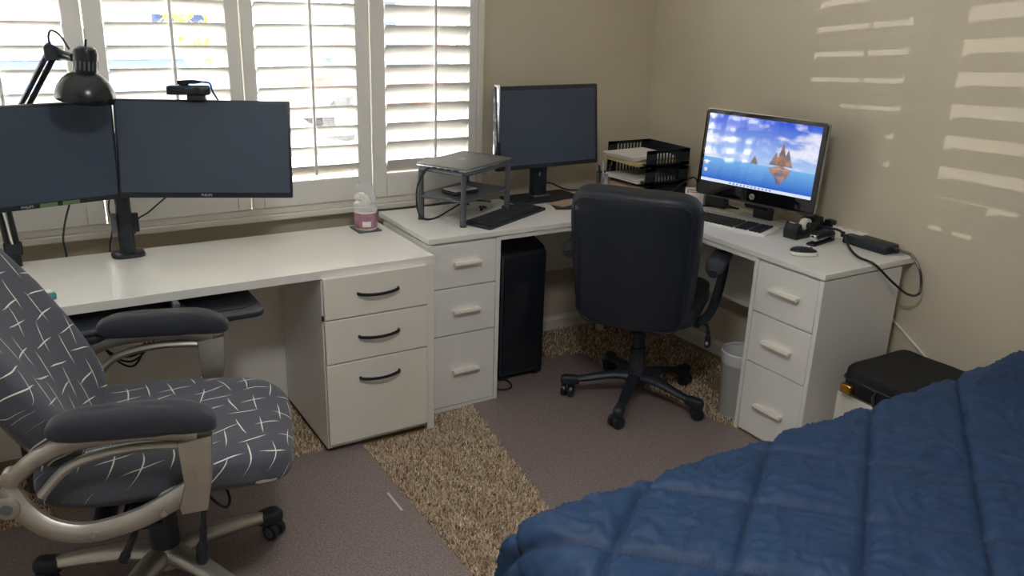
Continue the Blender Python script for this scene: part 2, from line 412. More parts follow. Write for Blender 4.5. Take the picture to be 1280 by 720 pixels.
# ------------------------------------------------------------------ room shell
WK = -0.028                                    # the side wall leaves the corner a little out of square
XR0, XL, YF, CEIL = 0.0, -4.7, -4.75, 2.44
WX0, WX1, WZ0, WZ1 = -4.17, -1.03, 0.80, 2.16  # window opening
b = bmn(); box(b, (XL-0.12, YF-0.12, -0.1), (0.35, 0.14, 0.0)); struct('floor', b, 'carpet')
b = bmn(); box(b, (XL-0.12, YF-0.12, CEIL), (0.35, 0.14, CEIL+0.1)); struct('ceiling', b, 'ceiling')
b = bmn()
box(b, (XL-0.12, 0, 0), (WX0, 0.14, CEIL)); box(b, (WX1, 0, 0), (0.2, 0.14, CEIL))
box(b, (WX0, 0, 0), (WX1, 0.14, WZ0-0.02)); box(b, (WX0, 0, WZ1), (WX1, 0.14, CEIL))
struct('wall_back', b, 'wall')
b = bmn(); prism(b, [(0.0, 0.14), (0.0, 0.0), (WK*(YF-0.12), YF-0.12), (0.35, YF-0.12), (0.35, 0.14)], 0, CEIL); struct('wall_right', b, 'wall')
b = bmn(); box(b, (XL-0.12, YF, 0), (XL, 0.0, CEIL)); struct('wall_left', b, 'ceiling')
b = bmn(); box(b, (XL-0.12, YF-0.12, 0), (0.35, YF, CEIL)); struct('wall_front', b, 'ceiling')
def bprof(h, t): return [(0, 0), (-t, 0), (-t, h*0.7), (-t*0.55, h*0.85), (-t*0.45, h), (0, h)]
b = bmn(); s = bmn(); prism(s, bprof(0.075, 0.014), 0, 4.68)
merge(b, s, Matrix(((0, 0, 1, XL), (1, 0, 0, 0), (0, 1, 0, 0), (0, 0, 0, 1)))); struct('baseboard_back', b, 'trim')
b = bmn(); s = bmn(); prism(s, bprof(0.075, 0.014), 0, 4.7)
a = math.atan(WK)
merge(b, s, Matrix.Rotation(-a, 4, 'Z') @ Matrix(((1, 0, 0, 0), (0, 0, -1, -0.012), (0, 1, 0, 0), (0, 0, 0, 1)))); struct('baseboard_right', b, 'trim')

# window: vinyl frame and panes set in the wall, then the plantation-shutter frame and the shutters
w1 = bmn()
for (x0, x1) in ((WX0, WX0+0.05), (WX1-0.05, WX1), (-3.15, -3.08), (-2.12, -2.05)): box(w1, (x0, 0.06, WZ0), (x1, 0.12, WZ1))
box(w1, (WX0, 0.06, WZ0), (WX1, 0.12, WZ0+0.05)); box(w1, (WX0, 0.06, WZ1-0.05), (WX1, 0.12, WZ1))
win = struct('window_1', w1, 'trim')
for (x0, x1) in ((WX0+0.05, -3.15), (-3.08, -2.12), (-2.05, WX1-0.05)):
    b = bmn(); box(b, (x0, 0.088, WZ0+0.05), (x1, 0.092, WZ1-0.05)); obj('pane', b, 'window_glass', win, smooth=False)
b = bmn()
box(b, (WX0-0.03, -0.055, 0.746), (-1.0, 0.0, 0.772), 0.004); box(b, (WX0-0.03, -0.048, 0.772), (-1.0, 0.0, 0.800), 0.004)
struct('trim_1', b, 'trim')                     # ledge under the shutters
b = bmn()
for (x0, x1) in ((WX0-0.03, WX0), (-1.030, -1.0)): box(b, (x0, -0.058, 0.80), (x1, 0.06, 2.19), 0.004)
box(b, (WX0, -0.058, WZ1), (-1.03, 0.06, 2.19), 0.004)
struct('trim_2', b, 'trim')                     # shutter frame

SP, SW, ST = 0.0785, 0.089, 0.011
def slat_mesh(L):
    b = bmn(); n = 14; A = []; B = []
    for k in range(n):
        t = 2*PI*k/n; y = math.cos(t)*SW/2; z = math.copysign(abs(math.sin(t))**0.8, math.sin(t))*ST/2
        A.append(b.verts.new((-L/2, y, z))); B.append(b.verts.new((L/2, y, z)))
    b.faces.new(A[::-1]); b.faces.new(B)
    for k in range(n): b.faces.new((A[k], A[(k+1) % n], B[(k+1) % n], B[k]))
    return b
b = bmn(); box(b, (-6.5, 0.14, 2.30), (2.0, 0.95, 2.42)); struct('shading_eave', b, 'trim')     # unseen eave, added to keep the sun off the slats
# openings: (stile left, opening left, opening right, stile right, label, tilt rod x)
PANELS = [(-1.531, -1.468, -1.076, -1.031, 'white plantation shutter panel next to the beige wall, beside the laptop stand', -1.253),
          (-2.045, -1.996, -1.597, -1.534, 'white plantation shutter panel behind the desk between webcam monitor and laptop stand', -1.788),
          (-2.573, -2.510, -2.101, -2.048, 'white plantation shutter panel behind the webcam', -2.295),
          (-3.108, -3.060, -2.639, -2.576, 'white plantation shutter panel behind the black desk lamp arm', -2.845),
          (-3.636, -3.580, -3.165, -3.111, 'white plantation shutter panel beyond the desk lamp', -3.37),
          (-4.168, -4.110, -3.695, -3.639, 'white plantation shutter panel at the far end of the window', -3.90)]
ZB, ZO0, ZO1, ZT = 0.803, 0.900, 2.07, 2.157
for (xa, xb, xc, xd, lab, xr) in PANELS:
    t = thing('shutter_panel', lab, 'shutter', ((xa+xd)/2, -0.04, ZB), 0, 'plantation shutter panels')
    ox = (xa+xd)/2; T = Matrix.Translation((-ox, 0.04, -ZB))
    for (p, q) in ((xa+0.001, xb), (xc, xd-0.001)):
        b = bmn(); box(b, (p, -0.058, ZB), (q, -0.026, ZT), 0.003, M=T); obj('stile', b, 'shutter', t)
    b = bmn(); box(b, (xb, -0.056, ZB), (xc, -0.028, ZO0), 0.002, M=T); obj('bottom_rail', b, 'shutter', t)
    b = bmn(); box(b, (xb, -0.056, ZO1), (xc, -0.028, ZT), 0.002, M=T); obj('top_rail', b, 'shutter', t)
    src = None; k = 0
    zf = 0.964                                   # room-side edge height of the lowest slat
    tilt = math.radians(51 if xd > -1.2 else 36)
    while zf < 2.07:
        zc = zf-math.sin(tilt)*SW/2; yc = -0.042
        lo = (xb+xc)/2-ox
        if src is None:
            src = obj('slat', slat_mesh(xc-xb-0.004), 'shutter', t, loc=(lo, yc+0.04, zc-ZB), rot=(-tilt, 0, 0))
        else: inst(src, 'slat', t, (lo, yc+0.04, zc-ZB), (-tilt, 0, 0))
        zf += SP
    b = bmn(); box(b, (xr-0.006, -0.094, 0.925), (xr+0.006, -0.083, 2.03), 0.003, M=T); obj('tilt_rod', b, 'shutter', t)
    for hz in (1.02, 1.46, 1.95):
        b = bmn(); cyl(b, (xa+0.001-ox, -0.020, hz-0.03-ZB), (xa+0.001-ox, -0.020, hz+0.03-ZB), 0.004, n=8); obj('hinge', b, 'trim', t)

# added fill light on the unseen ceiling, brightens the room against the window
cl_ = thing('ceiling_fill_light', 'added round white fill light on the unseen ceiling', 'fill light', (-2.35, -2.55, CEIL))
b = bmn(); lathe(b, [(0.0005, 0.0), (0.19, 0.0), (0.20, -0.012), (0.20, -0.03), (0.185, -0.034)], n=36, cap=False); obj('base', b, 'trim', cl_)
b = bmn(); lathe(b, [(0.184, -0.033), (0.17, -0.055), (0.13, -0.078), (0.07, -0.092), (0.0005, -0.096)], n=36, cap=False); obj('diffuser', b, 'fill_glow', cl_)
# ------------------------------------------------------------------ outside, seen between the slats
b = bmn(); box(b, (-60, 0.6, -0.6), (60, 90, -0.5)); struct('ground', b, 'concrete')
def car(name, label, paint, loc, rz):
    t = thing(name, label, 'car', loc, rz, 'cars parked outside')
    side = [(-2.2, 0.35), (-2.2, 0.75), (-2.05, 0.92), (-1.2, 1.0), (-0.62, 1.45), (0.75, 1.5), (1.55, 1.45), (2.05, 0.95), (2.15, 0.6), (2.15, 0.35)]
    b = bmn(); prism(b, side, -0.86, 0.86, 0.05, 2, M=Matrix(((1, 0, 0, 0), (0, 0, 1, 0), (0, 1, 0, 0), (0, 0, 0, 1)))); obj('body', b, paint, t)
    for sgn in (-1, 1):
        for poly in ([(-1.02, 1.02), (-0.55, 1.38), (0.1, 1.42), (0.1, 1.02)], [(0.17, 1.02), (0.17, 1.42), (1.0, 1.41), (1.55, 1.36), (1.72, 1.02)]):
            b = bmn(); prism(b, poly, sgn*0.855, sgn*0.872, M=Matrix(((1, 0, 0, 0), (0, 0, 1, 0), (0, 1, 0, 0), (0, 0, 0, 1)))); obj('side_window', b, 'car_glass', t)
        for wx in (-1.4, 1.35):
            b = bmn(); cyl(b, (wx, sgn*0.68, 0.33), (wx, sgn*0.9, 0.33), 0.33, n=24, r=0.03); w = obj('wheel', b, 'tyre', t)
            b = bmn(); cyl(b, (wx, sgn*0.895, 0.33), (wx, sgn*0.908, 0.33), 0.2, n=20); obj('hubcap', b, 'silver', w)
    return t
car('parked_car', 'blue car parked outside behind the shutters', 'car_blue', (-2.3, 9.2, -0.5), 4)
car('parked_car', 'red car parked outside, seen low through the shutters', 'car_red', (3.1, 9.6, -0.5), 176)
t = thing('shrub', 'yellow-green leafy shrub outside the window', 'shrub', (0.6, 12.6, -0.5))
b = bmn(); cyl(b, (0, 0, 0), (0.05, 0, 1.2), 0.06, 0.03, n=8); obj('trunk', b, 'bark', t)
b = bmn()
for k in range(420):
    a1 = random.uniform(0, 2*PI); ph = math.acos(random.uniform(-1, 1)); R = 0.8*random.uniform(0.55, 1.0)
    c = Vector((R*math.sin(ph)*math.cos(a1), R*math.sin(ph)*math.sin(a1), 1.55+0.95*R*math.cos(ph)))
    q = Euler((random.uniform(0, PI), random.uniform(0, PI), random.uniform(0, PI))).to_matrix()
    vv = [b.verts.new(c+q @ Vector(p)) for p in ((-0.09, 0, 0), (0, -0.045, 0.012), (0.09, 0, 0), (0, 0.045, 0.012))]
    b.faces.new(vv)
obj('foliage', b, 'leaf_yellow', t, smooth=False, kind='stuff')
t = thing('neighbour_house', 'pale stucco house across the street with tiled roof', 'house', (-1, 18, -0.5))
b = bmn(); box(b, (-11, 0, 0), (10, 7, 3.1)); obj('wall', b, 'stucco', t, smooth=False)
b = bmn(); prism(b, [(-0.6, 3.05), (3.5, 5.0), (7.6, 3.05)], -11.6, 10.6, M=Matrix(((0, 0, 1, 0), (1, 0, 0, 0), (0, 1, 0, 0), (0, 0, 0, 1)))); obj('roof', b, 'roof_tile', t, smooth=False)
for wx in (-8.5, -4.0, 1.5, 6.0):
    b = bmn(); box(b, (wx, -0.05, 1.0), (wx+1.6, 0.02, 2.2)); f = obj('window', b, 'trim', t, smooth=False)
    b = bmn(); box(b, (wx+0.07, -0.06, 1.07), (wx+0.76, -0.045, 2.13)); box(b, (wx+0.84, -0.06, 1.07), (wx+1.53, -0.045, 2.13)); obj('pane', b, 'car_glass', f, smooth=False)

# ------------------------------------------------------------------ floor covering
def mat_slab(poly, label, rough_edge=0.0):
    b = bmn(); prism(b, poly, 0.0008, 0.006, 0.002); return one('chair_mat', b, 'mat_plastic', label, 'chair mat', group='plastic chair mats')
MAT_R = [(-1.30, -0.44), (-0.86, -0.315), (-0.60, -0.335), (-0.575, -0.37), (-0.60, -0.57), (-0.50, -1.2), (-0.478, -1.26), (-0.478, -2.2), (-1.605, -2.2)]
MAT_L = [(-3.25, -0.66), (-1.853, -0.652), (-1.856, -1.556), (-1.86, -2.25), (-3.25, -2.25)]
mat_slab(MAT_R, 'brownish plastic chair mat under the black office chair')
mat_slab(MAT_L, 'brownish plastic chair mat under the patterned chair')
def inpoly(x, y, P):
    ins = False; j = len(P)-1
    for i in range(len(P)):
        if (P[i][1] > y) != (P[j][1] > y) and x < (P[j][0]-P[i][0])*(y-P[i][1])/(P[j][1]-P[i][1])+P[i][0]: ins = not ins
        j = i
    return ins
def pile():
    vs_, fs, cs = [], [], []
    pal = [(234, 217, 194), (220, 201, 176), (196, 174, 150), (150, 122, 102), (104, 82, 70), (244, 232, 214)]
    wts = [28, 26, 20, 11, 7, 12]
    regs = [((-1.86, -1.30), (-2.2, -0.56), 52000), ((-2.35, -1.95), (-0.66, -0.2), 6000), ((-1.2, -0.05), (-0.9, -0.02), 9000), ((-0.62, -0.3), (-1.25, -0.5), 6000), ((-3.2, -2.9), (-0.66, -0.3), 1500)]
    for (xr, yr, n) in regs:
        for k in range(n):
            x = random.uniform(*xr); y = random.uniform(*yr)
            if inpoly(x, y, MAT_R) or inpoly(x, y, MAT_L): continue
            if -1.995 < x < -1.55 and y > -0.70: continue
            if -1.53 < x < -1.20 and y > -0.585: continue
            low = 0.010 if mnoise.noise(Vector((x*9, y*9, 0))) < 0.12 else 0.0065
            hh = low*random.uniform(0.9, 1.7); a = random.uniform(0, PI); dx, dy = math.cos(a)*0.0019, math.sin(a)*0.0019
            lx, ly = random.gauss(0, 0.0045), random.gauss(0, 0.0045); i = len(vs_)
            vs_.extend([(x-dx, y-dy, 0.0), (x+dx, y+dy, 0.0), (x+lx+dx*0.6, y+ly+dy*0.6, hh), (x+lx-dx*0.6, y+ly-dy*0.6, hh)])
            fs.append((i, i+1, i+2, i+3)); c = random.choices(pal, wts)[0]; j = random.uniform(0.85, 1.1)
            cs.append((lin(c[0])*j, lin(c[1])*j, lin(c[2])*j, 1.0))
    me = bpy.data.meshes.new('carpet_pile'); me.from_pydata(vs_, [], fs); ca = me.color_attributes.new('Col', 'FLOAT_COLOR', 'CORNER')
    flat = []
    for c in cs: flat.extend(c*4)
    ca.data.foreach_set('color', flat); me.materials.append(MATS['pile'])
    o = bpy.data.objects.new('carpet_pile', me); COL.objects.link(o); o['kind'] = 'stuff'
    return tag(o, 'beige and brown speckled shag carpet pile between the mats', 'carpet')
pile()
b = bmn(); box(b, (-1.906, -1.156, 0.006), (-1.898, -1.034, 0.0075)); one('plastic_sliver', b, 'paper_grey', 'thin pale plastic sliver lying on the chair mat', 'scrap')

# ------------------------------------------------------------------ drawer units
def bar_handle(kind, L):
    b = bmn()
    if kind == 'bow':
        pts = spline([(-L/2, 0, 0.001), (-L/2+0.006, -0.012, 0.0), (-L/4, -0.022, -0.003), (0, -0.026, -0.004), (L/4, -0.022, -0.003), (L/2-0.006, -0.012, 0.0), (L/2, 0, 0.001)], 4)
        tube(b, pts, 0.0056, 8, up=(0, 0, 1), sx=1.1, sy=0.9)
    else:
        prism(b, [(-0.0, 0.010), (-0.022, 0.011), (-0.025, 0.002), (-0.020, -0.006), (-0.012, 0.0), (0, 0.001)], -L/2, L/2, M=Matrix(((0, 0, 1, 0), (1, 0, 0, 0), (0, 1, 0, 0), (0, 0, 0, 1))))
    return b
def drawer_unit(name, label, w, d, h, zs, loc, rz, frame, front, hk, hm, hw, gap=0.005, hz=None, inset=0.018, fy=0.0, foot=0.0, group=None):
    """local: front faces -y at y=0, x 0..w; zs = drawer edges from the top down"""
    t = thing(name, label, 'drawer unit', loc, rz, group)
    b = bmn(); box(b, (0, 0.0 if inset else 0.018, foot), (0.018, d, h), 0.001); box(b, (w-0.018, 0.0 if inset else 0.018, foot), (w, d, h), 0.001)
    box(b, (0.018, 0.02, foot), (w-0.018, d, foot+0.018)); box(b, (0.018, d-0.012, foot+0.018), (w-0.018, d, h)); box(b, (0.018, 0.02, h-0.018), (w-0.018, d, h))
    obj('carcass', b, frame, t)
    b = bmn(); box(b, (0.02, 0.024, foot+0.02), (w-0.02, 0.03, h-0.02)); obj('gap_shade_sheet', b, 'gap_shade', t)  # dark sheet that paints the shade in the gaps between drawers
    for i in range(len(zs)-1):
        z1, z0 = zs[i], zs[i+1]
        b = bmn(); box(b, (inset+gap/2, fy, z0+gap/2), (w-inset-gap/2, fy+0.018, z1-gap/2), 0.0015)
        dr = obj('drawer', b, front, t)
        hh = hz[i] if hz else (z0+z1)/2
        hb = bar_handle(hk, hw); hd = obj('handle', hb, hm, dr, loc=(w/2+0.003, fy, hh))
    return t
# unit under the left end of the corner desk
u1 = drawer_unit('drawer_unit', 'white three-drawer unit with white bar handles beside the black tower', 0.322, 0.44, 0.722, [0.720, 0.537, 0.336, 0.018], (-1.522, -0.576, 0.0), 0, 'desk_white', 'desk_white', 'bar', 'handle_white', 0.118, hz=[0.634, 0.433, 0.172], fy=0.001)
b = bmn(); box(b, (0.018, 0.002, 0.0), (0.304, 0.02, 0.017)); obj('plinth', b, 'desk_white', u1)
u2 = drawer_unit('drawer_unit', 'white three-drawer unit with white bar handles beside the wastebasket', 0.325, 0.44, 0.722, [0.720, 0.517, 0.309, 0.010], (-0.467, -1.243, 0.0), -90, 'desk_white', 'desk_white', 'bar', 'handle_white', 0.132, hz=[0.622, 0.408, 0.142], fy=0.001)
# filing pedestal of the left desk (black bow handles)
u3 = drawer_unit('file_pedestal', 'cream three-drawer filing pedestal with black bow handles', 0.402, 0.50, 0.683, [0.694, 0.536, 0.366, 0.040], (-1.988, -0.698, 0.0), 0, 'grey_plastic', 'drawer_cream', 'bow', 'handle_black', 0.155, hz=[0.622, 0.458, 0.294], inset=0.0, fy=-0.002, foot=0.022)
u3.children[0].data.materials[0] = MATS['desk_white']
for (cx, cy) in ((0.05, 0.08), (0.35, 0.08), (0.05, 0.42), (0.35, 0.42)):
    b = bmn(); cyl(b, (cx-0.01, cy, 0.014), (cx+0.01, cy, 0.014), 0.013, n=12); obj('caster', b, 'black_plastic', u3)
b = bmn(); box(b, (-0.006, 0.004, 0.535), (0.002, 0.012, 0.556), 0.002); obj('lock', b, 'black_plastic', u3)

# ------------------------------------------------------------------ corner desk worktop
cdk = thing('corner_desktop', 'white L-shaped corner desk top with modesty panels', 'desk', (0, 0, 0))
poly = [(-1.524, -0.579), (-0.47, -0.579), (-0.47, -1.571), (0.037, -1.571), (-0.004, -0.058), (-1.524, -0.09)]
poly[4] = (-0.003, -0.09)
b = bmn(); prism(b, poly, 0.728, 0.75, 0.0015); obj('top', b, 'desk_white', cdk)
b = bmn(); box(b, (-1.20, -0.572, 0.708), (-0.47, -0.556, 0.728)); box(b, (-0.464, -1.245, 0.708), (-0.448, -0.556, 0.728)); obj('front_rail', b, 'desk_white', cdk)
b = bmn(); box(b, (-1.195, -0.13, 0.378), (-0.33, -0.115, 0.727), 0.001); box(b, (-1.195, -0.132, 0.372), (-0.33, -0.113, 0.385), 0.001); obj('modesty_panel', b, 'desk_white', cdk)
b = bmn(); box(b, (-0.11, -1.238, 0.36), (-0.095, -0.30, 0.727), 0.001); box(b, (-0.112, -1.238, 0.354), (-0.093, -0.30, 0.367), 0.001); obj('modesty_panel', b, 'desk_white', cdk)
for (lx, ly) in ((-0.315, -0.125), (-0.06, -0.285)):
    b = bmn(); box(b, (lx-0.015, ly-0.015, 0.0), (lx+0.015, ly+0.015, 0.728), 0.002); obj('leg', b, 'desk_white', cdk)

# ------------------------------------------------------------------ left desk
ld = thing('desk', 'long cream-white desk under the shuttered window with monitor arms', 'desk', (0, 0, 0))
b = bmn(); box(b, (-3.55, -0.682, 0.688), (-1.549, -0.146, 0.719), 0.0015); obj('top', b, 'desk_cream', ld)
b = bmn(); box(b, (-1.580, -0.680, 0.0), (-1.550, -0.15, 0.688), 0.001); obj('side_panel', b, 'desk_cream', ld)
b = bmn(); box(b, (-3.55, -0.680, 0.0), (-3.52, -0.15, 0.688), 0.001); obj('side_panel', b, 'desk_cream', ld)
b = bmn(); box(b, (-3.52, -0.185, 0.0), (-1.58, -0.167, 0.688), 0.001); obj('back_panel', b, 'desk_cream', ld)
kt = thing('keyboard_tray', 'black pull-out keyboard tray under the left desk', 'keyboard tray', (-2.58, -0.665, 0.628))
b = bmn(); prism(b, rrect(0.365, 0.155, 0.045), 0.012, 0.030, 0.005, 2); obj('board', b, 'black_plastic', kt)
b = bmn(); prism(b, rrect(0.10, 0.12, 0.05, c=(0.245, 0.02)), 0.030, 0.032); obj('mouse_pad', b, 'black_satin', kt)
b = bmn(); box(b, (-0.33, -0.145, 0.030), (0.12, -0.115, 0.042), 0.005, 2); obj('wrist_rest', b, 'black_plastic', kt)
for sx in (-0.30, 0.10):
    b = bmn(); box(b, (sx, -0.05, 0.030), (sx+0.02, 0.14, 0.060), 0.002); obj('rail', b, 'grey_plastic', kt)

# ------------------------------------------------------------------ monitors on the left desk
def facing(yaw): return Matrix.Rotation(math.radians(yaw), 4, 'Z')
def flat_monitor(name, label, ctr, yaw, tilt, Wd, H, logo, bez=0.008, chin=0.018, scr='dark_screen'):
    """screen centre at the origin, faces local -y"""
    t = thing(name, label, 'monitor', ctr, yaw)
    Mt = Matrix.Rotation(-math.radians(tilt), 4, 'X')
    b = bmn(); box(b, (-Wd/2, 0.0, -H/2), (Wd/2, 0.022, H/2), 0.004, 2, M=Mt); box(b, (-Wd*0.3, 0.022, -H*0.32), (Wd*0.3, 0.045, H*0.3), 0.01, 2, M=Mt)
    obj('housing', b, 'black_plastic', t)
    b = bmn(); box(b, (-Wd/2+bez, -0.0015, -H/2+chin), (Wd/2-bez, 0.0, H/2-bez), M=Mt); obj('screen', b, scr, t, smooth=False)
    if logo:
        p = Mt @ Vector((0.0, -0.0008, -H/2+chin*0.5)); textmesh('logo', logo, 0.011, 'paper_grey', t, p, (PI/2-math.radians(tilt), 0, 0))
    return t, Mt
mr, MR = flat_monitor('monitor', 'wide dark monitor on an arm with the webcam on top', (-2.306, -0.524, 1.135), -23.8, 8.2, 0.55, 0.316, 'PHILIPS')
ml, ML = flat_monitor('monitor', 'wide dark monitor on an arm with green stickers under its screen', (-2.829, -0.486, 1.132), 10.5, -4.0, 0.55, 0.318, 'PHILIPS')
for (x0, x1) in ((0.035, 0.085), (0.10, 0.150)):
    b = bmn(); box(b, (x0, -0.0012, -0.157), (x1, 0.0, -0.144), M=ML); obj('sticker', b, 'green_label', ml, smooth=False)
# double arm: pole clamped on the back edge of the desk
ma = thing('clamp_pole_mount', 'black double monitor mount pole clamped to the back of the desk', 'monitor mount', (-2.535, -0.215, 0.719))
b = bmn(); prism(b, rrect(0.055, 0.045, 0.03), 0.0, 0.012, 0.003, 2); obj('base', b, 'black_plastic', ma)
b = bmn(); cyl(b, (0, 0, 0.012), (0, 0, 0.44), 0.026, n=24); obj('pole', b, 'black_plastic', ma)
for (sx, m_) in ((-0.034, 'grey_plastic'), (0.036, 'black_satin')):
    b = bmn(); box(b, (sx-0.009, -0.012, 0.085), (sx+0.009, 0.02, 0.155), 0.003, 2); obj('cable_clip', b, m_, ma)
b = bmn(); cyl(b, (0, 0, 0.37), (0, 0, 0.43), 0.034, n=24); obj('collar', b, 'black_satin', ma)
def seg_arm(pts, r=0.02):
    b = bmn()
    for p, q in zip(pts, pts[1:]): tube(b, [p, q], r, 10, up=(0, 0, 1), sx=1.1, sy=0.8)
    for p in pts: cyl(b, (p[0], p[1], p[2]-0.028), (p[0], p[1], p[2]+0.028), 0.024, n=16)
    return b
obj('arm', seg_arm([(0, -0.03, 0.40), (0.20, -0.02, 0.405), (0.235, -0.245, 0.41)]), 'black_plastic', ma)
obj('arm', seg_arm([(0, -0.03, 0.40), (-0.22, -0.05, 0.405), (-0.285, -0.205, 0.41)]), 'black_plastic', ma)
# cords hanging behind the monitors
b = bmn(); tube(b, spline([(-2.708, -0.435, 0.985), (-2.724, -0.33, 0.90), (-2.733, -0.20, 0.80), (-2.728, -0.150, 0.735), (-2.728, -0.135, 0.66)]), 0.0035, 8); one('hanging_cable', b, 'black_plastic', 'black cord hanging from the stickered monitor behind the desk', 'cord')
b = bmn(); tube(b, spline([(-2.36, -0.47, 1.00), (-2.40, -0.35, 0.955), (-2.46, -0.26, 0.88), (-2.492, -0.225, 0.85), (-2.500, -0.20, 0.80), (-2.51, -0.14, 0.76), (-2.51, -0.135, 0.66)]), 0.003, 8); one('hanging_cable', b, 'black_plastic', 'black cord looping from the webcam monitor to the arm pole', 'cord')
b = bmn(); tube(b, spline([(-2.570, -0.20, 0.94), (-2.578, -0.19, 0.89), (-2.572, -0.18, 0.82), (-2.585, -0.14, 0.735), (-2.585, -0.135, 0.66)]), 0.003, 8); one('adapter_cord', b, 'black_plastic', 'thin black cord running down the arm pole clip', 'cord')

# webcam on the right-hand monitor
wc = thing('webcam', 'black bar webcam with coiled cord on top of a monitor', 'webcam', (-2.335, -0.500, 1.298), -18)
b = bmn(); box(b, (-0.062, -0.020, 0.010), (0.068, 0.012, 0.040), 0.009, 3); obj('body', b, 'black_plastic', wc)
b = bmn(); box(b, (-0.063, -0.0215, 0.012), (-0.012, -0.018, 0.039), 0.006, 2); obj('faceplate', b, 'black_satin', wc)
b = bmn(); cyl(b, (0.028, -0.019, 0.025), (0.028, -0.0235, 0.025), 0.010, n=16); obj('lens', b, 'black_gloss', wc)
b = bmn(); box(b, (-0.005, -0.012, -0.008), (0.05, 0.035, 0.011), 0.003); box(b, (-0.005, 0.034, -0.05), (0.05, 0.042, 0.0), 0.002); obj('clip', b, 'black_plastic', wc)
b = bmn()
for k in range(3): tube(b, spline([(-0.03, 0.0, 0.044+0.004*k), (-0.01, -0.008, 0.048+0.003*k), (0.02, 0.004, 0.046+0.004*k), (0.045, 0.0, 0.05), (0.066, 0.006, 0.045), (0.072, 0.016, 0.02), (0.085, 0.03, -0.01)], 5), 0.003, 6)
box(b, (-0.028, -0.006, 0.040), (0.004, 0.008, 0.054), 0.003); obj('cord', b, 'black_plastic', wc)

# desk lamp with a dome shade, clamped to the desk
lp = thing('desk_lamp', 'black clamp desk lamp with dome shade over the monitors', 'lamp', (-2.885, -0.185, 0.719))
o = Vector((-2.885, -0.185, 0.719))
def L_(x, y, z): return tuple(Vector((x, y, z))-o)
b = bmn(); box(b, (-0.020, -0.022, 0.0), (0.020, 0.054, 0.045), 0.004); box(b, (-0.02, 0.041, -0.06), (0.02, 0.054, 0.03), 0.003); box(b, (-0.02, 0.024, -0.065), (0.02, 0.054, -0.05), 0.003); obj('clamp', b, 'black_satin', lp)
b = bmn(); box(b, (-0.028, -0.012, 0.035), (0.028, 0.012, 0.085), 0.006); obj('joint', b, 'black_plastic', lp)
K = L_(-2.905, -0.20, 1.06); Eb = L_(-2.702, -0.50, 1.448)
for sx in (-0.014, 0.014):
    b = bmn(); tube(b, [(sx, 0, 0.06), (K[0]+sx, K[1], K[2])], 0.009, 8); obj('lower_arm', b, 'black_satin', lp)
b = bmn(); tube(b, [(0.0, -0.012, 0.08), (K[0]*0.6, K[1]*0.6-0.012, K[2]*0.6)], 0.0045, 8); obj('spring', b, 'chrome', lp)
for sx in (-0.011, 0.011):
    b = bmn(); tube(b, [(K[0]+sx, K[1], K[2]), (Eb[0]+sx, Eb[1], Eb[2])], 0.0085, 8); obj('upper_arm', b, 'black_satin', lp)
b = bmn(); prism(b, [(-0.03, -0.05), (0.03, -0.05), (0.018, 0.02), (-0.018, 0.02)], -0.012, 0.012, 0.003, M=Matrix.Translation(K) @ Matrix.Rotation(PI/2, 4, 'X')); obj('knee_plate', b, 'black_plastic', lp)
b = bmn(); prism(b, [(-0.026, -0.03), (0.026, -0.03), (0.022, 0.0), (-0.012, 0.022), (-0.026, 0.01)], -0.013, 0.013, 0.003, M=Matrix.Translation(Eb) @ Matrix.Rotation(PI/2, 4, 'X')); obj('elbow', b, 'black_plastic', lp)
HC = L_(-2.640, -0.56, 1.308)
b = bmn(); tube(b, [Eb, (HC[0]-0.02, HC[1], HC[2]+0.125)], 0.008, 8); tube(b, [(Eb[0]+0.005, Eb[1], Eb[2]-0.02), (HC[0]-0.02, HC[1], HC[2]+0.115)], 0.006, 8); obj('bracket', b, 'black_plastic', lp)
MH = Matrix.Rotation(math.radians(6), 4, 'Y') @ Matrix.Rotation(math.radians(6), 4, 'X')
b = bmn(); prof = [(0.081, 0.0), (0.083, 0.004), (0.082, 0.018), (0.076, 0.038), (0.064, 0.058), (0.048, 0.074), (0.034, 0.082), (0.034, 0.079), (0.047, 0.071), (0.062, 0.055), (0.073, 0.036), (0.079, 0.017), (0.079, 0.001)]
lathe(b, prof+[prof[0]], HC, 40, MH, cap=False); obj('shade', b, 'lamp_black', lp)
b = bmn(); lathe(b, [(0.0005, 0.078), (0.033, 0.078), (0.034, 0.082), (0.034, 0.138), (0.030, 0.150), (0.020, 0.156), (0.0005, 0.157)], HC, 28, MH, cap=False); cap_ = obj('socket_cap', b, 'black_satin', lp)
for k in range(9):
    a_ = math.radians(200+k*20); M2 = Matrix.Translation(HC) @ MH @ Matrix.Rotation(a_, 4, 'Z')
    b = bmn(); box(b, (0.0335, -0.0022, 0.092), (0.0348, 0.0022, 0.118), M=M2); obj('vent_slot', b, 'grey_plastic', cap_)
b = bmn(); cyl(b, Vector(HC)+MH @ Vector((0, 0, 0.155)), Vector(HC)+MH @ Vector((0.001, 0, 0.176)), 0.0035, n=8); obj('switch', b, 'black_satin', lp)
b = bmn(); tube(b, spline([(HC[0]-0.025, HC[1], HC[2]+0.145), (HC[0]-0.045, HC[1]+0.01, HC[2]+0.185), (HC[0]-0.065, HC[1]+0.03, HC[2]+0.195), (HC[0]-0.072, HC[1]+0.045, HC[2]+0.17), Eb]), 0.0032, 8); obj('cord', b, 'black_plastic', lp)
b = bmn(); superell(b, (HC[0], HC[1], HC[2]+0.035), (0.028, 0.028, 0.034), 1, 1, 20, 12); obj('bulb', b, 'white_plastic', lp)

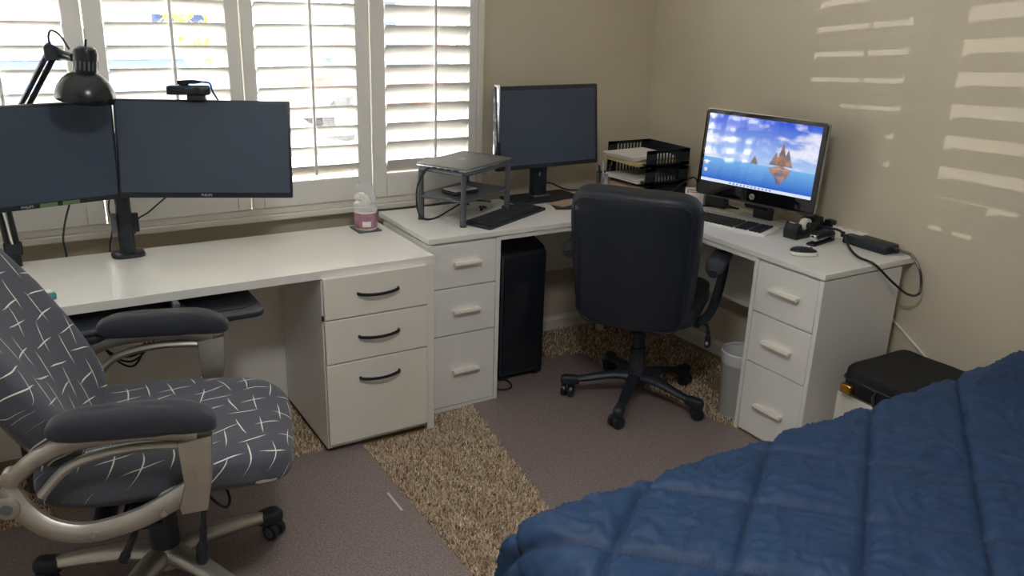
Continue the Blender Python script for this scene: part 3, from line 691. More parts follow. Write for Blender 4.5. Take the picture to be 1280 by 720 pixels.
# little white and teal case near the chair
cs_ = thing('earbud_case', 'small white and teal case on the left desk behind the patterned chair', 'case', (-2.818, -0.590, 0.719), 12)
b = bmn(); box(b, (-0.022, -0.022, 0.0), (0.022, 0.022, 0.022), 0.006, 2); obj('body', b, 'teal', cs_)
b = bmn(); box(b, (-0.015, -0.017, 0.0215), (0.015, 0.013, 0.027), 0.003, 2); obj('lid', b, 'white_plastic', cs_)

# tissue canister on a coaster
b = bmn(); box(b, (-1.690, -0.284, 0.719), (-1.590, -0.180, 0.725), 0.002); one('coaster', b, 'grey_plastic', 'flat square coaster under the tissue canister', 'coaster')
tcn = thing('tissue_canister', 'pink wrapped round tissue canister with clear flip lid and tissue sticking out', 'tissue box', (-1.640, -0.235, 0.725))
b = bmn(); lathe(b, [(0.043, 0.0), (0.046, 0.004), (0.046, 0.075), (0.045, 0.078)], n=32); obj('body', b, 'white_plastic', tcn)
b = bmn(); lathe(b, [(0.0466, 0.008), (0.0468, 0.010), (0.0468, 0.068), (0.0466, 0.070)], n=32, cap=False); wr = obj('wrap', b, 'pink_wrap', tcn)
b = bmn()
for k in range(6):
    a0, a1 = math.radians(232+k*7), math.radians(239+k*7)
    p = [(0.0472*math.cos(a0), 0.0472*math.sin(a0)), (0.0472*math.cos(a1), 0.0472*math.sin(a1))]
    vv = [b.verts.new((p[0][0], p[0][1], 0.016)), b.verts.new((p[1][0], p[1][1], 0.016)), b.verts.new((p[1][0], p[1][1], 0.038)), b.verts.new((p[0][0], p[0][1], 0.038))]; b.faces.new(vv)
obj('label', b, 'paper', wr, smooth=False)
b = bmn(); lathe(b, [(0.046, 0.076), (0.048, 0.079), (0.048, 0.092), (0.045, 0.097), (0.018, 0.099), (0.018, 0.096)], n=32, cap=False); obj('rim', b, 'hazy_plastic', tcn)
b = bmn(); Mx = Matrix.Translation((0.026, 0.022, 0.097)) @ Matrix.Rotation(math.radians(14), 4, 'Z') @ Matrix.Rotation(math.radians(64), 4, 'X') @ Matrix.Rotation(math.radians(-14), 4, 'Y')
prism(b, rrect(0.032, 0.042, 0.012, c=(0, 0.042)), 0.0, 0.003, M=Mx)
tube(b, [tuple(Mx @ Vector((p[0], p[1], 0.001))) for p in rrect(0.032, 0.042, 0.012, c=(0, 0.042))], 0.003, 6, closed=True); obj('lid', b, 'hazy_plastic', tcn)
def tfn(c):
    n = 1.6*mnoise.noise(Vector((c.x*95, c.y*95, c.z*45)))
    return Vector((c.x*(1+0.5*n)-0.35*max(0, c.z), c.y*(1+0.4*n), c.z))
b = bmn(); superell(b, (-0.012, -0.006, 0.118), (0.026, 0.014, 0.034), 0.9, 0.8, 28, 18, tfn); superell(b, (-0.03, -0.01, 0.105), (0.018, 0.010, 0.014), 0.9, 0.8, 20, 12, tfn); obj('tissue', b, 'tissue', tcn)

# ------------------------------------------------------------------ corner desk: laptop on its two-level stand
LS = thing('laptop_stand', 'grey two-level laptop stand on the corner desk', 'stand', (-1.218, -0.300, 0.75), 27)
hx, hy = 0.165, 0.106
for sx in (-1, 1):
    for sy in (-1, 1):
        b = bmn(); cyl(b, (sx*hx, sy*hy, 0.0), (sx*hx, sy*hy, 0.113), 0.0125, n=16); cyl(b, (sx*hx, sy*hy, 0.108), (sx*hx, sy*hy, 0.210), 0.011, n=16)
        lg = obj('leg', b, 'grey_plastic', LS); lg.data.materials[0] = MATS['stand_grey']
        b = bmn(); cyl(b, (sx*hx, sy*hy, 0.0), (sx*hx, sy*hy, 0.006), 0.0135, n=16); obj('foot', b, 'black_plastic', lg)
b = bmn(); prism(b, rrect(hx+0.012, hy+0.012, 0.012), 0.098, 0.106, 0.001); obj('lower_shelf', b, 'stand_grey', LS)
b = bmn()
for sy in (-1, 1): box(b, (-hx, sy*hy-0.012, 0.206), (hx, sy*hy+0.012, 0.218), 0.002)
for sx in (-1, 1): box(b, (sx*hx-0.012, -hy, 0.206), (sx*hx+0.012, hy, 0.218), 0.002)
obj('top_frame', b, 'stand_grey', LS)
lt = thing('laptop', 'closed dark grey laptop lying on the two-level stand', 'laptop', (-1.215, -0.288, 0.968), 27)
b = bmn(); box(b, (-0.170, -0.122, 0.0), (0.170, 0.122, 0.011), 0.004, 2); obj('base', b, 'silver', lt)
b = bmn(); box(b, (-0.172, -0.124, 0.0115), (0.172, 0.124, 0.020), 0.004, 2); lid = obj('lid', b, 'laptop_lid', lt)
b = bmn(); tube(b, [(0.012*math.cos(2*PI*k/20), 0.012*math.sin(2*PI*k/20)+0.01, 0.0201) for k in range(20)], 0.0009, 6, closed=True); obj('logo', b, 'silver', lid)
for k in range(4):
    b = bmn(); box(b, (-0.1715, -0.085+k*0.035, 0.003), (-0.1695, -0.065+k*0.035, 0.008)); obj('port', b, 'black_satin', lt, smooth=False)
np_ = thing('number_pad', 'grey numeric keypad lying on the lower shelf of the laptop stand', 'keypad', (-1.255, -0.325, 0.857), 12)
b = bmn(); box(b, (-0.065, -0.045, 0.0), (0.065, 0.045, 0.014), 0.003); obj('body', b, 'black_plastic', np_)
b = bmn()
for i in range(6):
    for j in range(4): box(b, (-0.060+i*0.0205, -0.040+j*0.0205, 0.014), (-0.043+i*0.0205, -0.023+j*0.0205, 0.020), 0.002)
obj('keys', b, 'paper_grey', np_, kind='stuff')
b = bmn()
for k in range(2):
    tube(b, spline([(-1.372, -0.300-0.012*k, 0.975), (-1.415, -0.315-0.012*k, 0.96), (-1.448, -0.32, 0.90), (-1.452, -0.32, 0.83), (-1.436, -0.315, 0.775), (-1.40, -0.315, 0.754+0.002*k), (-1.34, -0.29, 0.754), (-1.25, -0.235, 0.765), (-1.16, -0.19, 0.78), (-1.09, -0.16, 0.772), (-1.0, -0.14, 0.755)]), 0.0035, 8)
one('laptop_cables', b, 'black_plastic', 'black cables looping down from the laptop to the desk', 'cable')
b = bmn(); box(b, (-0.03, -0.006, 0.0), (0.03, 0.006, 0.012), 0.003); box(b, (0.02, -0.018, 0.0), (0.032, 0.018, 0.010), 0.003); one('usb_adapter', b, 'black_satin', 'small black plug lying under the laptop stand', 'plug', loc=(-1.10, -0.24, 0.75), rot=(0, 0, 0.9))
b = bmn(); tube(b, [(-0.04, 0, 0.012), (0.045, 0.0, 0.030)], 0.006, 8); box(b, (-0.02, -0.012, 0.0), (0.02, 0.012, 0.016), 0.003); one('card_reader', b, 'black_plastic', 'black folded phone holder beside the keyboard', 'holder', loc=(-0.985, -0.262, 0.75), rot=(0, 0, 0.5))

# black keyboard
def keyboard(name, label, loc, rz, Wk, Dk, body, keys, h=0.018, lift=0.0):
    t = thing(name, label, 'keyboard', loc, rz)
    Mt = Matrix.Rotation(math.radians(lift), 4, 'X')
    b = bmn(); prism(b, rrect(Wk/2, Dk/2, 0.010), 0.001, h*0.75, 0.003, 2, M=Mt); obj('body', b, body, t)
    b = bmn(); z0 = h*0.75-0.001
    px = 0.0190; x0 = -Wk/2+0.012; nk = int((Wk-0.036)/px)
    rows = 6; py = (Dk-0.026)/rows
    for j in range(rows):
        i = 0
        while i < nk:
            span = 1
            if j == 0 and i == 4: span = 5
            cx0 = x0+i*px+(0.006 if i >= 15 else 0)+(0.006 if i >= 18 else 0); cy0 = -Dk/2+0.012+j*py
            box(b, (cx0+0.0012, cy0+0.0012, z0), (cx0+px*span-0.0012, cy0+py-0.0012, h+0.002), 0.0018, M=Mt); i += span
    obj('keys', b, keys, t, kind='stuff')
    return t
keyboard('keyboard', 'black keyboard lying at an angle in front of the laptop stand', (-1.072, -0.400, 0.75), 26.5, 0.445, 0.135, 'black_plastic', 'black_plastic', lift=3)

# dark widescreen monitor with stand
dm = thing('monitor', 'dark widescreen monitor on a height-adjustable stand beside the letter trays', 'monitor', (-0.745, -0.135, 0.75), 1.8)
ctr = Vector((-0.748, -0.213, 1.091)); lo = Matrix.Rotation(-math.radians(1.8), 4, 'Z') @ (ctr-Vector((-0.745, -0.135, 0.75)))
MT = Matrix.Translation(lo) @ Matrix.Rotation(-math.radians(6.3), 4, 'X')
Wd, H = 0.556, 0.362
b = bmn(); box(b, (-Wd/2, 0, -H/2), (Wd/2, 0.03, H/2), 0.006, 2, M=MT); box(b, (-0.2, 0.03, -0.13), (0.2, 0.055, 0.13), 0.012, 2, M=MT); obj('housing', b, 'black_plastic', dm)
b = bmn(); box(b, (-Wd/2+0.018, -0.0012, -H/2+0.019), (Wd/2-0.018, 0.0, H/2-0.018), M=MT); obj('screen', b, 'dark_screen', dm, smooth=False)
p = MT @ Vector((0, -0.0008, -H/2+0.0095)); textmesh('logo', 'DELL', 0.012, 'grey_plastic', dm, p, (PI/2-math.radians(6.3), 0, 0))
b = bmn(); box(b, (-0.278, -0.006, 0.165), (-0.270, 0.036, 0.530), 0.002); 
obj('lit_edge_strip', b, 'silver', dm, loc=(0.0, lo.y, 0.0))  # bright strip painting the window light caught by the housing's side edge
b = bmn(); box(b, (-0.037, -0.022, 0.012), (0.037, 0.020, 0.34), 0.006, 2); nk_ = obj('neck', b, 'black_plastic', dm)
b = bmn(); box(b, (-0.010, -0.0232, 0.105), (-0.003, -0.0215, 0.125), 0.001); obj('cable_slot', b, 'silver', nk_)
b = bmn(); prism(b, rrect(0.180, 0.085, 0.012), 0.0, 0.012, 0.004, 2, M=Matrix.Translation((0, -0.03, 0))); obj('base', b, 'black_plastic', dm)
b = bmn(); prism(b, rrect(0.048, 0.03, 0.008), 0.012, 0.016, M=Matrix.Translation((0.004, -0.008, 0))); obj('neck_trim', b, 'grey_plastic', dm)
b = bmn(); tube(b, spline([(-0.705, -0.118, 0.94), (-0.69, -0.10, 0.90), (-0.70, -0.095, 0.82), (-0.64, -0.10, 0.80), (-0.56, -0.10, 0.765), (-0.48, -0.11, 0.756)]), 0.004, 8); one('display_cable', b, 'black_plastic', 'black cable trailing from the monitor stand to the pen cup', 'cable')
mp = bmn(); box(mp, (-0.12, -0.09, 0.0), (0.12, 0.09, 0.004), 0.001); one('mouse_pad', mp, 'black_plastic', 'black patterned mouse pad partly behind the black chair', 'mouse pad', loc=(-0.66, -0.335, 0.75), rot=(0, 0, -0.35))
mp = bmn(); box(mp, (-0.085, -0.045, 0.004), (0.085, 0.045, 0.006)); one('leaflet', mp, 'folder_tan', 'tan printed leaflet on the black mouse pad', 'leaflet', loc=(-0.69, -0.30, 0.75), rot=(0, 0, 0.25))

# pen cup with pens
pc = thing('pen_cup', 'brushed metal pen cup between monitor and letter trays', 'pen cup', (-0.405, -0.20, 0.75))
b = bmn(); lathe(b, [(0.040, 0.0), (0.041, 0.002), (0.041, 0.105), (0.039, 0.105), (0.039, 0.004), (0.0005, 0.004)], n=28, cap=False); obj('cup', b, 'silver', pc)
PENS = [((-0.03, -0.01), (-0.052, -0.018, 0.145), 'black_satin', 'black pen leaning out of the metal pen cup', 0.005), ((0.0, 0.012), (0.004, 0.024, 0.155), 'white_plastic', 'white pen standing in the metal pen cup', 0.004),
        ((0.018, -0.01), (0.030, 0.0, 0.140), 'black_plastic', 'black marker with a thick cap in the metal pen cup', 0.008), ((0.022, 0.01), (0.052, 0.018, 0.150), 'chrome', 'silver scissor-like metal tool leaning out of the pen cup', 0.0035)]
for (p0, p1, m_, lab, r_) in PENS:
    t = thing('pen', lab, 'pen', (-0.405+p0[0]*0.6, -0.20+p0[1]*0.6, 0.756))
    d = Vector((p1[0]-p0[0]*0.6, p1[1]-p0[1]*0.6, p1[2]-0.006))
    b = bmn(); cyl(b, (0, 0, 0), d*0.8, r_, n=10); obj('barrel', b, m_, t)
    b = bmn(); cyl(b, d*0.78, d, r_*1.15, r_*0.9, n=10); obj('cap', b, m_, t)

# three-tier letter tray
tx0, tx1, ty0, ty1 = -0.375, -0.118, -0.462, -0.172
ltx = thing('letter_tray', 'black three-tier slotted letter tray in the desk corner', 'letter tray', (tx0, ty0, 0.75), 0)
Lx, Ly = tx1-tx0, ty1-ty0
def slotted_wall(bm, horizontal, pos, z0, z1, L, x_off, nslot, solid):
    def put(u0, u1, za, zb):
        if horizontal: box(bm, (u0, pos-0.002, za), (u1, pos+0.002, zb))
        else: box(bm, (pos-0.002, u0, za), (pos+0.002, u1, zb))
    put(x_off, x_off+L, z0, z0+0.014); put(x_off, x_off+L, z1-0.014, z1)
    put(x_off, x_off+solid, z0, z1); put(x_off+L-solid, x_off+L, z0, z1)
    w = (L-2*solid)/nslot
    for k in range(nslot+1): put(x_off+solid+k*w-0.0035, x_off+solid+k*w+0.0035, z0, z1)
for k in range(3):
    z0 = 0.004+k*0.083; z1 = z0+0.076
    b = bmn(); box(b, (0.0, 0.0, z0), (Lx, Ly, z0+0.004))
    slotted_wall(b, True, 0.002, z0, z1, Lx, 0.0, 8, 0.055); slotted_wall(b, True, Ly-0.002, z0, z1, Lx, 0.0, 8, 0.05)
    box(b, (Lx-0.004, 0, z0), (Lx, Ly, z1)); box(b, (0.0, 0.0, z0), (0.006, 0.06, z0+0.016)); box(b, (0.0, Ly-0.06, z0), (0.006, Ly, z0+0.016))
    for (px_, py_) in ((0.02, 0.004), (0.02, Ly-0.004), (Lx-0.02, 0.004), (Lx-0.02, Ly-0.004)):
        box(b, (px_-0.006, py_-0.004, z0-0.008), (px_+0.006, py_+0.004, z0+0.002))
    obj('tray', b, 'black_plastic', ltx, smooth=False)
def sheets(name, label, cat, m, loc, w, d, n, th, spread, rz, group=None, tilt=0.0):
    b = bmn()
    for k in range(n):
        M = TR((random.uniform(-spread, spread), random.uniform(-spread, spread), k*th), (0, 0, random.uniform(-0.06, 0.06)*(spread > 0)))
        box(b, (-w/2, -d/2, 0), (w/2, d/2, th*0.85), M=M)
    return one(name, b, m, label, cat, loc, (0, tilt, rz), group, smooth=False)
cx_, cy_ = (tx0+tx1)/2, (ty0+ty1)/2
sheets('paper_stack', 'loose white papers overhanging the top letter tray', 'papers', 'paper', (cx_-0.06, cy_-0.005, 0.75+0.178+0.018), 0.25, 0.205, 8, 0.0022, 0.009, 0.05)
sheets('manila_folder', 'manila folder under the papers in the top letter tray', 'folder', 'manila', (cx_-0.05, cy_-0.01, 0.75+0.1745), 0.24, 0.22, 4, 0.0045, 0.006, -0.06)
sheets('paper_stack', 'neat white papers in the middle letter tray', 'papers', 'paper', (cx_-0.04, cy_, 0.75+0.0925), 0.25, 0.215, 6, 0.003, 0.004, 0.02)
sheets('folder', 'tan folder bundle filling the bottom letter tray', 'folder', 'folder_tan', (cx_-0.035, cy_, 0.75+0.047), 0.25, 0.215, 3, 0.009, 0.003, 0.0)
sheets('paper_stack', 'grey papers at the bottom of the lowest letter tray', 'papers', 'paper_grey', (cx_-0.035, cy_, 0.75+0.0095), 0.25, 0.215, 6, 0.006, 0.004, 0.01)

# card holder, red notebook, sticky notes, calculator next to the trays
b = bmn(); box(b, (-0.055, -0.04, 0.0), (0.055, 0.04, 0.042), 0.003); one('red_notebook', b, 'red_plastic', 'small red notebook behind the card holder', 'notebook', loc=(-0.262, -0.512, 0.75), rot=(0, 0, 0.1))
ch_ = thing('card_holder', 'clear card holder with white business cards beside the letter trays', 'card holder', (-0.158, -0.560, 0.75), -48)
b = bmn(); box(b, (-0.045, 0.015, 0), (0.045, 0.019, 0.085)); box(b, (-0.045, -0.030, 0), (0.045, 0.019, 0.004)); box(b, (-0.045, -0.03, 0), (0.045, -0.026, 0.02)); obj('holder', b, 'clear_plastic', ch_)
b = bmn(); box(b, (-0.043, -0.004, 0.004), (0.043, 0.008, 0.080), M=Matrix.Rotation(-0.30, 4, 'X')); cd_ = obj('cards', b, 'paper', ch_)
b = bmn(); box(b, (-0.034, -0.0052, 0.064), (0.006, -0.004, 0.068), M=Matrix.Rotation(-0.30, 4, 'X')); box(b, (-0.034, -0.0052, 0.054), (-0.026, -0.004, 0.061), M=Matrix.Rotation(-0.30, 4, 'X')); box(b, (-0.022, -0.0052, 0.056), (0.018, -0.004, 0.060), M=Matrix.Rotation(-0.30, 4, 'X')); obj('print', b, 'red_plastic', cd_, smooth=False)
b = bmn(); box(b, (-0.05, -0.02, 0.0), (0.05, 0.02, 0.06), 0.004); one('desk_box', b, 'black_satin', 'small black box behind the card holder', 'box', loc=(-0.085, -0.635, 0.75), rot=(0, 0, -1.2))
b = bmn(); prism(b, [(-0.02, 0), (0.02, 0), (0.012, 0.165), (-0.006, 0.172)], -0.003, 0.003, M=Matrix.Rotation(PI/2, 4, 'X')); one('orange_tag', b, 'orange_card', 'orange card standing beside the letter trays', 'card', loc=(-0.07, -0.50, 0.75), rot=(0, 0, -1.2)).data.materials[0] = mat('salmon', rgb(222, 140, 104), 0.6)
b = bmn(); tube(b, spline([(-0.23, -0.485, 0.80), (-0.17, -0.49, 0.84), (-0.115, -0.50, 0.864), (-0.09, -0.505, 0.83), (-0.085, -0.51, 0.755)]), 0.0035, 8); one('phone_cord', b, 'black_plastic', 'black cord arching over the card holder', 'cord')

# ------------------------------------------------------------------ lit monitor on its stand
hm = thing('monitor', 'glossy black monitor with a lit blue desktop picture', 'monitor', (-0.13, -0.93, 0.75), -76.3)
base0 = Vector((-0.13, -0.93, 0.75)); ctr = Vector((-0.196, -0.949, 1.028)); lo = Matrix.Rotation(math.radians(76.3), 4, 'Z') @ (ctr-base0)
MT = Matrix.Translation(lo) @ Matrix.Rotation(-math.radians(4.4), 4, 'X'); Wd, H = 0.55, 0.366
MP = Matrix(((1, 0, 0, 0), (0, 0, -1, 0), (0, 1, 0, 0), (0, 0, 0, 1)))
b = bmn(); prism(b, rrect(Wd/2, H/2, 0.016), -0.030, 0.0, 0.003, 2, M=MT @ MP); obj('housing', b, 'black_gloss', hm)
b = bmn(); prism(b, rrect(Wd/2+0.0015, H/2+0.0015, 0.017), -0.020, -0.005, M=MT @ MP); obj('edge_band', b, 'silver', hm)
b = bmn(); box(b, (-0.255, -0.0016, 0.0), (0.255, -0.0004, 0.287))
sc_ = obj('screen', b, 'lit_screen', hm, smooth=False); sc_.matrix_local = MT @ Matrix.Translation((0, 0, -H/2+0.062))
b = bmn(); cyl(b, (0, -0.0004, -H/2+0.03), (0, -0.002, -H/2+0.03), 0.0125, n=28); lg_ = obj('logo_disc', b, 'silver', hm); lg_.matrix_local = MT
textmesh('logo', 'hp', 0.017, 'black_gloss', lg_, (0, -0.0023, -H/2+0.0305), (PI/2, 0, 0))
b = bmn(); box(b, (-0.045, 0.03, 0.01), (0.045, 0.055, 0.30), 0.006, 2); obj('neck', b, 'black_gloss', hm)
b = bmn(); prism(b, rrect(0.125, 0.075, 0.012), 0.0, 0.010, 0.003, 2, M=Matrix.Translation((0, 0.02, 0))); obj('base', b, 'paper_grey', hm)
b = bmn(); box(b, (-0.06, -0.03, 0.06), (0.06, 0.035, 0.095), 0.012, 2); obj('chin', b, 'black_satin', hm)
# sheet and leaflet in front of the monitor, white keyboard, mouse
b = bmn(); box(b, (-0.16, -0.10, 0.0), (0.16, 0.06, 0.0012)); one('document', b, 'paper_grey', 'pale grey sheet lying in front of the lit monitor', 'paper', loc=(-0.175, -0.835, 0.75), rot=(0, 0, math.radians(-72)))
b = bmn(); box(b, (-0.055, -0.038, 0.0), (0.055, 0.038, 0.0012)); one('leaflet', b, 'orange_card', 'small orange picture card in front of the lit monitor', 'leaflet', loc=(-0.168, -0.905, 0.7513), rot=(0, 0, math.radians(-55)))
keyboard('keyboard', 'white keyboard with black keys in front of the lit monitor', (-0.285, -0.885, 0.75), -74, 0.445, 0.140, 'white_plastic', 'black_satin', lift=3)
b = bmn(); tube(b, spline([(-0.20, -0.60, 0.7545), (-0.137, -0.61, 0.7545), (-0.09, -0.653, 0.7545), (-0.045, -0.69, 0.7545), (-0.03, -0.72, 0.755), (-0.035, -0.68, 0.756), (-0.02, -0.64, 0.757)]), 0.0035, 8); one('usb_cable', b, 'black_plastic', 'black cable curling behind the white keyboard', 'cable')
ms = thing('computer_mouse', 'white computer mouse with a black top near the desk end', 'mouse', (-0.345, -1.362, 0.75), -32)
def mfn(c): return Vector((c.x, c.y*(1-0.10*(c.x/0.053)**2), max(c.z, -0.013)*(1-0.35*max(0, c.x/0.053)**2)))
b = bmn(); superell(b, (0, 0, 0.0135), (0.053, 0.031, 0.015), 0.6, 0.8, 32, 14, lambda c: Vector((c.x, c.y, max(-0.0132, min(c.z, 0.004))))); obj('body', b, 'white_plastic', ms)
b = bmn(); superell(b, (0.0, 0, 0.0165), (0.051, 0.029, 0.0165), 1.0, 0.85, 32, 14, lambda c: Vector((c.x, c.y, max(c.z, 0.0)*(1-0.25*c.x/0.05)))); obj('top', b, 'black_satin', ms)
b = bmn(); cyl(b, (0.028, -0.003, 0.028), (0.028, 0.003, 0.028), 0.005, n=12); obj('wheel', b, 'grey_plastic', ms)

# tape dispenser
td = thing('tape_dispenser', 'black desktop tape dispenser with white roll near the lit monitor', 'tape dispenser', (-0.118, -1.166, 0.75), 5)
side = [(-0.088, 0.0), (0.075, 0.0), (0.082, 0.03), (0.080, 0.074), (0.070, 0.080), (0.035, 0.080), (0.018, 0.066), (0.0, 0.040), (-0.035, 0.030), (-0.052, 0.036), (-0.062, 0.062), (-0.078, 0.066), (-0.094, 0.03)]
MS = Matrix(((1, 0, 0, 0), (0, 0, 1, 0), (0, 1, 0, 0), (0, 0, 0, 1)))
b = bmn(); prism(b, side, -0.032, 0.032, 0.003, 2, M=MS); obj('body', b, 'black_satin', td)
b = bmn(); cyl(b, (-0.008, -0.022, 0.050), (-0.008, 0.004, 0.050), 0.026, n=28, r=0.001); obj('tape_roll', b, 'paper', td)
b = bmn(); cyl(b, (-0.008, -0.030, 0.050), (-0.008, 0.012, 0.050), 0.013, n=20); obj('hub', b, 'black_plastic', td)
b = bmn(); box(b, (-0.084, -0.014, 0.063), (-0.064, 0.014, 0.0685)); obj('cutter', b, 'silver', td)
# stapler
st = thing('stapler', 'black stapler with chrome nose beside the tape dispenser', 'stapler', (-0.135, -1.272, 0.75), 10)
b = bmn(); box(b, (-0.085, -0.019, 0.0), (0.075, 0.019, 0.010), 0.004, 2); obj('base', b, 'black_satin', st)
b = bmn(); prism(b, [(-0.070, 0.034), (-0.062, 0.046), (-0.02, 0.055), (0.05, 0.050), (0.075, 0.035), (0.072, 0.008), (0.05, 0.010), (0.03, 0.024), (-0.06, 0.030)], -0.017, 0.017, 0.004, 2, M=MS); obj('lever', b, 'black_satin', st)
b = bmn(); box(b, (-0.073, -0.014, 0.016), (-0.056, 0.014, 0.044), 0.005, 2); obj('nose', b, 'chrome', st)
b = bmn(); box(b, (-0.06, -0.012, 0.017), (0.05, 0.012, 0.025), 0.001); obj('magazine', b, 'silver', st)
# power strip against the wall, brick with its cord
ps = thing('power_strip', 'white power strip with black plugs against the side wall', 'power strip', (0.008, -1.235, 0.75), -88.4)
b = bmn(); box(b, (-0.10, -0.022, 0.0), (0.125, 0.022, 0.040), 0.004, 2); obj('body', b, 'white_plastic', ps)
for k in range(4):
    b = bmn(); box(b, (-0.075+k*0.045, -0.014, 0.040), (-0.045+k*0.045, 0.014, 0.0415), 0.001); so = obj('socket', b, 'paper', ps)
    b = bmn()
    for dx in (-0.006, 0.006): box(b, (-0.06+k*0.045+dx-0.001, -0.005, 0.0414), (-0.06+k*0.045+dx+0.001, 0.005, 0.0419))
    obj('slots', b, 'black_satin', so, smooth=False)
b = bmn(); box(b, (0.03, -0.0232, 0.010), (0.050, -0.0215, 0.034), 0.001); obj('switch', b, 'outlet_dark', ps)
b = bmn(); box(b, (-0.065, -0.028, 0.012), (-0.012, -0.020, 0.052), 0.006, 2); box(b, (-0.06, -0.02, 0.041), (-0.02, 0.014, 0.062), 0.006, 2); obj('plug', b, 'black_satin', ps)
pb = thing('power_brick', 'long black power brick on the end of the corner desk', 'power adapter', (-0.016, -1.402, 0.75), -90)
b = bmn(); box(b, (-0.095, -0.042, 0.0), (0.105, 0.042, 0.036), 0.008, 3); obj('body', b, 'black_plastic', pb)
b = bmn(); box(b, (0.104, -0.006, 0.008), (0.126, 0.018, 0.026), 0.004, 2); obj('plug', b, 'black_satin', pb)
b = bmn(); pts = [(-0.003, -1.528, 0.768), (0.012, -1.570, 0.760), (0.012, -1.615, 0.712), (0.005, -1.635, 0.655), (-0.015, -1.640, 0.628), (-0.075, -1.635, 0.640), (-0.16, -1.615, 0.70), (-0.215, -1.578, 0.757), (-0.20, -1.50, 0.760), (-0.155, -1.43, 0.762), (-0.115, -1.375, 0.775), (-0.10, -1.33, 0.806), (-0.125, -1.295, 0.815), (-0.12, -1.24, 0.813), (-0.075, -1.18, 0.827)]
tube(b, spline(pts), 0.0048, 8); one('brick_power_cord', b, 'black_satin', 'black cord looping off the desk end from the power brick', 'cord')  # power cord of the brick

# cord fixed to the wall beside the desk
b = bmn(); tube(b, [(0.030, -1.50, 0.50), (0.034, -1.562, 0.463), (0.038, -1.686, 0.385), (0.042, -1.80, 0.315)], 0.005, 8); one('wall_cord', b, 'white_plastic', 'cream cord slanting down the wall beside the desk', 'cord')

# ------------------------------------------------------------------ under the corner desk
tw = thing('computer_tower', 'black computer tower under the corner desk beside the white drawers', 'computer', (-1.005, -0.45, 0.006), 0)
b = bmn(); prism(b, [(-0.005, 0.03), (0.23, 0.03), (0.23, 0.645), (0.20, 0.66), (0.02, 0.61), (-0.005, 0.58)], -0.115, 0.115, 0.012, 3, M=Matrix(((0, 0, 1, 0), (1, 0, 0, 0), (0, 1, 0, 0), (0, 0, 0, 1)))); obj('case', b, 'black_plastic', tw)
b = bmn(); box(b, (-0.105, -0.012, 0.05), (0.105, -0.004, 0.57), 0.004, 2); fr_ = obj('front_panel', b, 'black_satin', tw)
b = bmn(); box(b, (-0.09, -0.0135, 0.40), (0.09, -0.0115, 0.403)); box(b, (-0.09, -0.0135, 0.46), (0.09, -0.0115, 0.463)); obj('bay_seam', b, 'black_plastic', fr_)
for (wx, wy) in ((-0.09, 0.02), (0.09, 0.02), (-0.09, 0.20), (0.09, 0.20)):
    b = bmn(); cyl(b, (wx-0.011, wy, 0.017), (wx+0.011, wy, 0.017), 0.017, n=14); box(b, (wx-0.013, wy-0.012, 0.018), (wx+0.013, wy+0.012, 0.034), 0.003); obj('caster', b, 'black_satin', tw)
b = bmn(); tube(b, spline([(-1.085, -0.42, 0.012), (-1.075, -0.47, 0.010), (-1.09, -0.515, 0.010), (-1.13, -0.53, 0.010), (-1.17, -0.50, 0.010), (-1.18, -0.44, 0.010)]), 0.004, 8); one('floor_cord', b, 'black_satin', 'black cord curled on the mat beside the tower', 'cord')
wb_ = thing('wastebasket', 'grey plastic wastebasket with liner beside the desk drawers', 'wastebasket', (-0.362, -1.150, 0.0))
b = bmn(); lathe(b, [(0.070, 0.002), (0.072, 0.0), (0.074, 0.005), (0.084, 0.265), (0.087, 0.27), (0.087, 0.28), (0.083, 0.28), (0.081, 0.265), (0.071, 0.008), (0.0005, 0.008)], n=32, cap=False); obj('bin', b, 'bin_plastic', wb_)
b = bmn(); prof = [(0.0855, 0.235), (0.0875, 0.25), (0.0895, 0.282), (0.085, 0.286), (0.079, 0.26), (0.068, 0.20), (0.05, 0.17), (0.0005, 0.16)]
lathe(b, prof, n=32, cap=False)
for v in b.verts:
    k = 1+0.02*mnoise.noise(v.co*40); v.co.x *= k; v.co.y *= k
obj('liner', b, 'bag_film', wb_)
b = bmn(); superell(b, (0.0, -0.02, 0.24), (0.045, 0.035, 0.03), 0.8, 0.8, 20, 12, lambda c: c*(1+0.3*mnoise.noise(c*50))); one('crumpled_paper', b, 'paper', 'crumpled white paper inside the grey wastebasket', 'paper', loc=(-0.362, -1.140, -0.02))

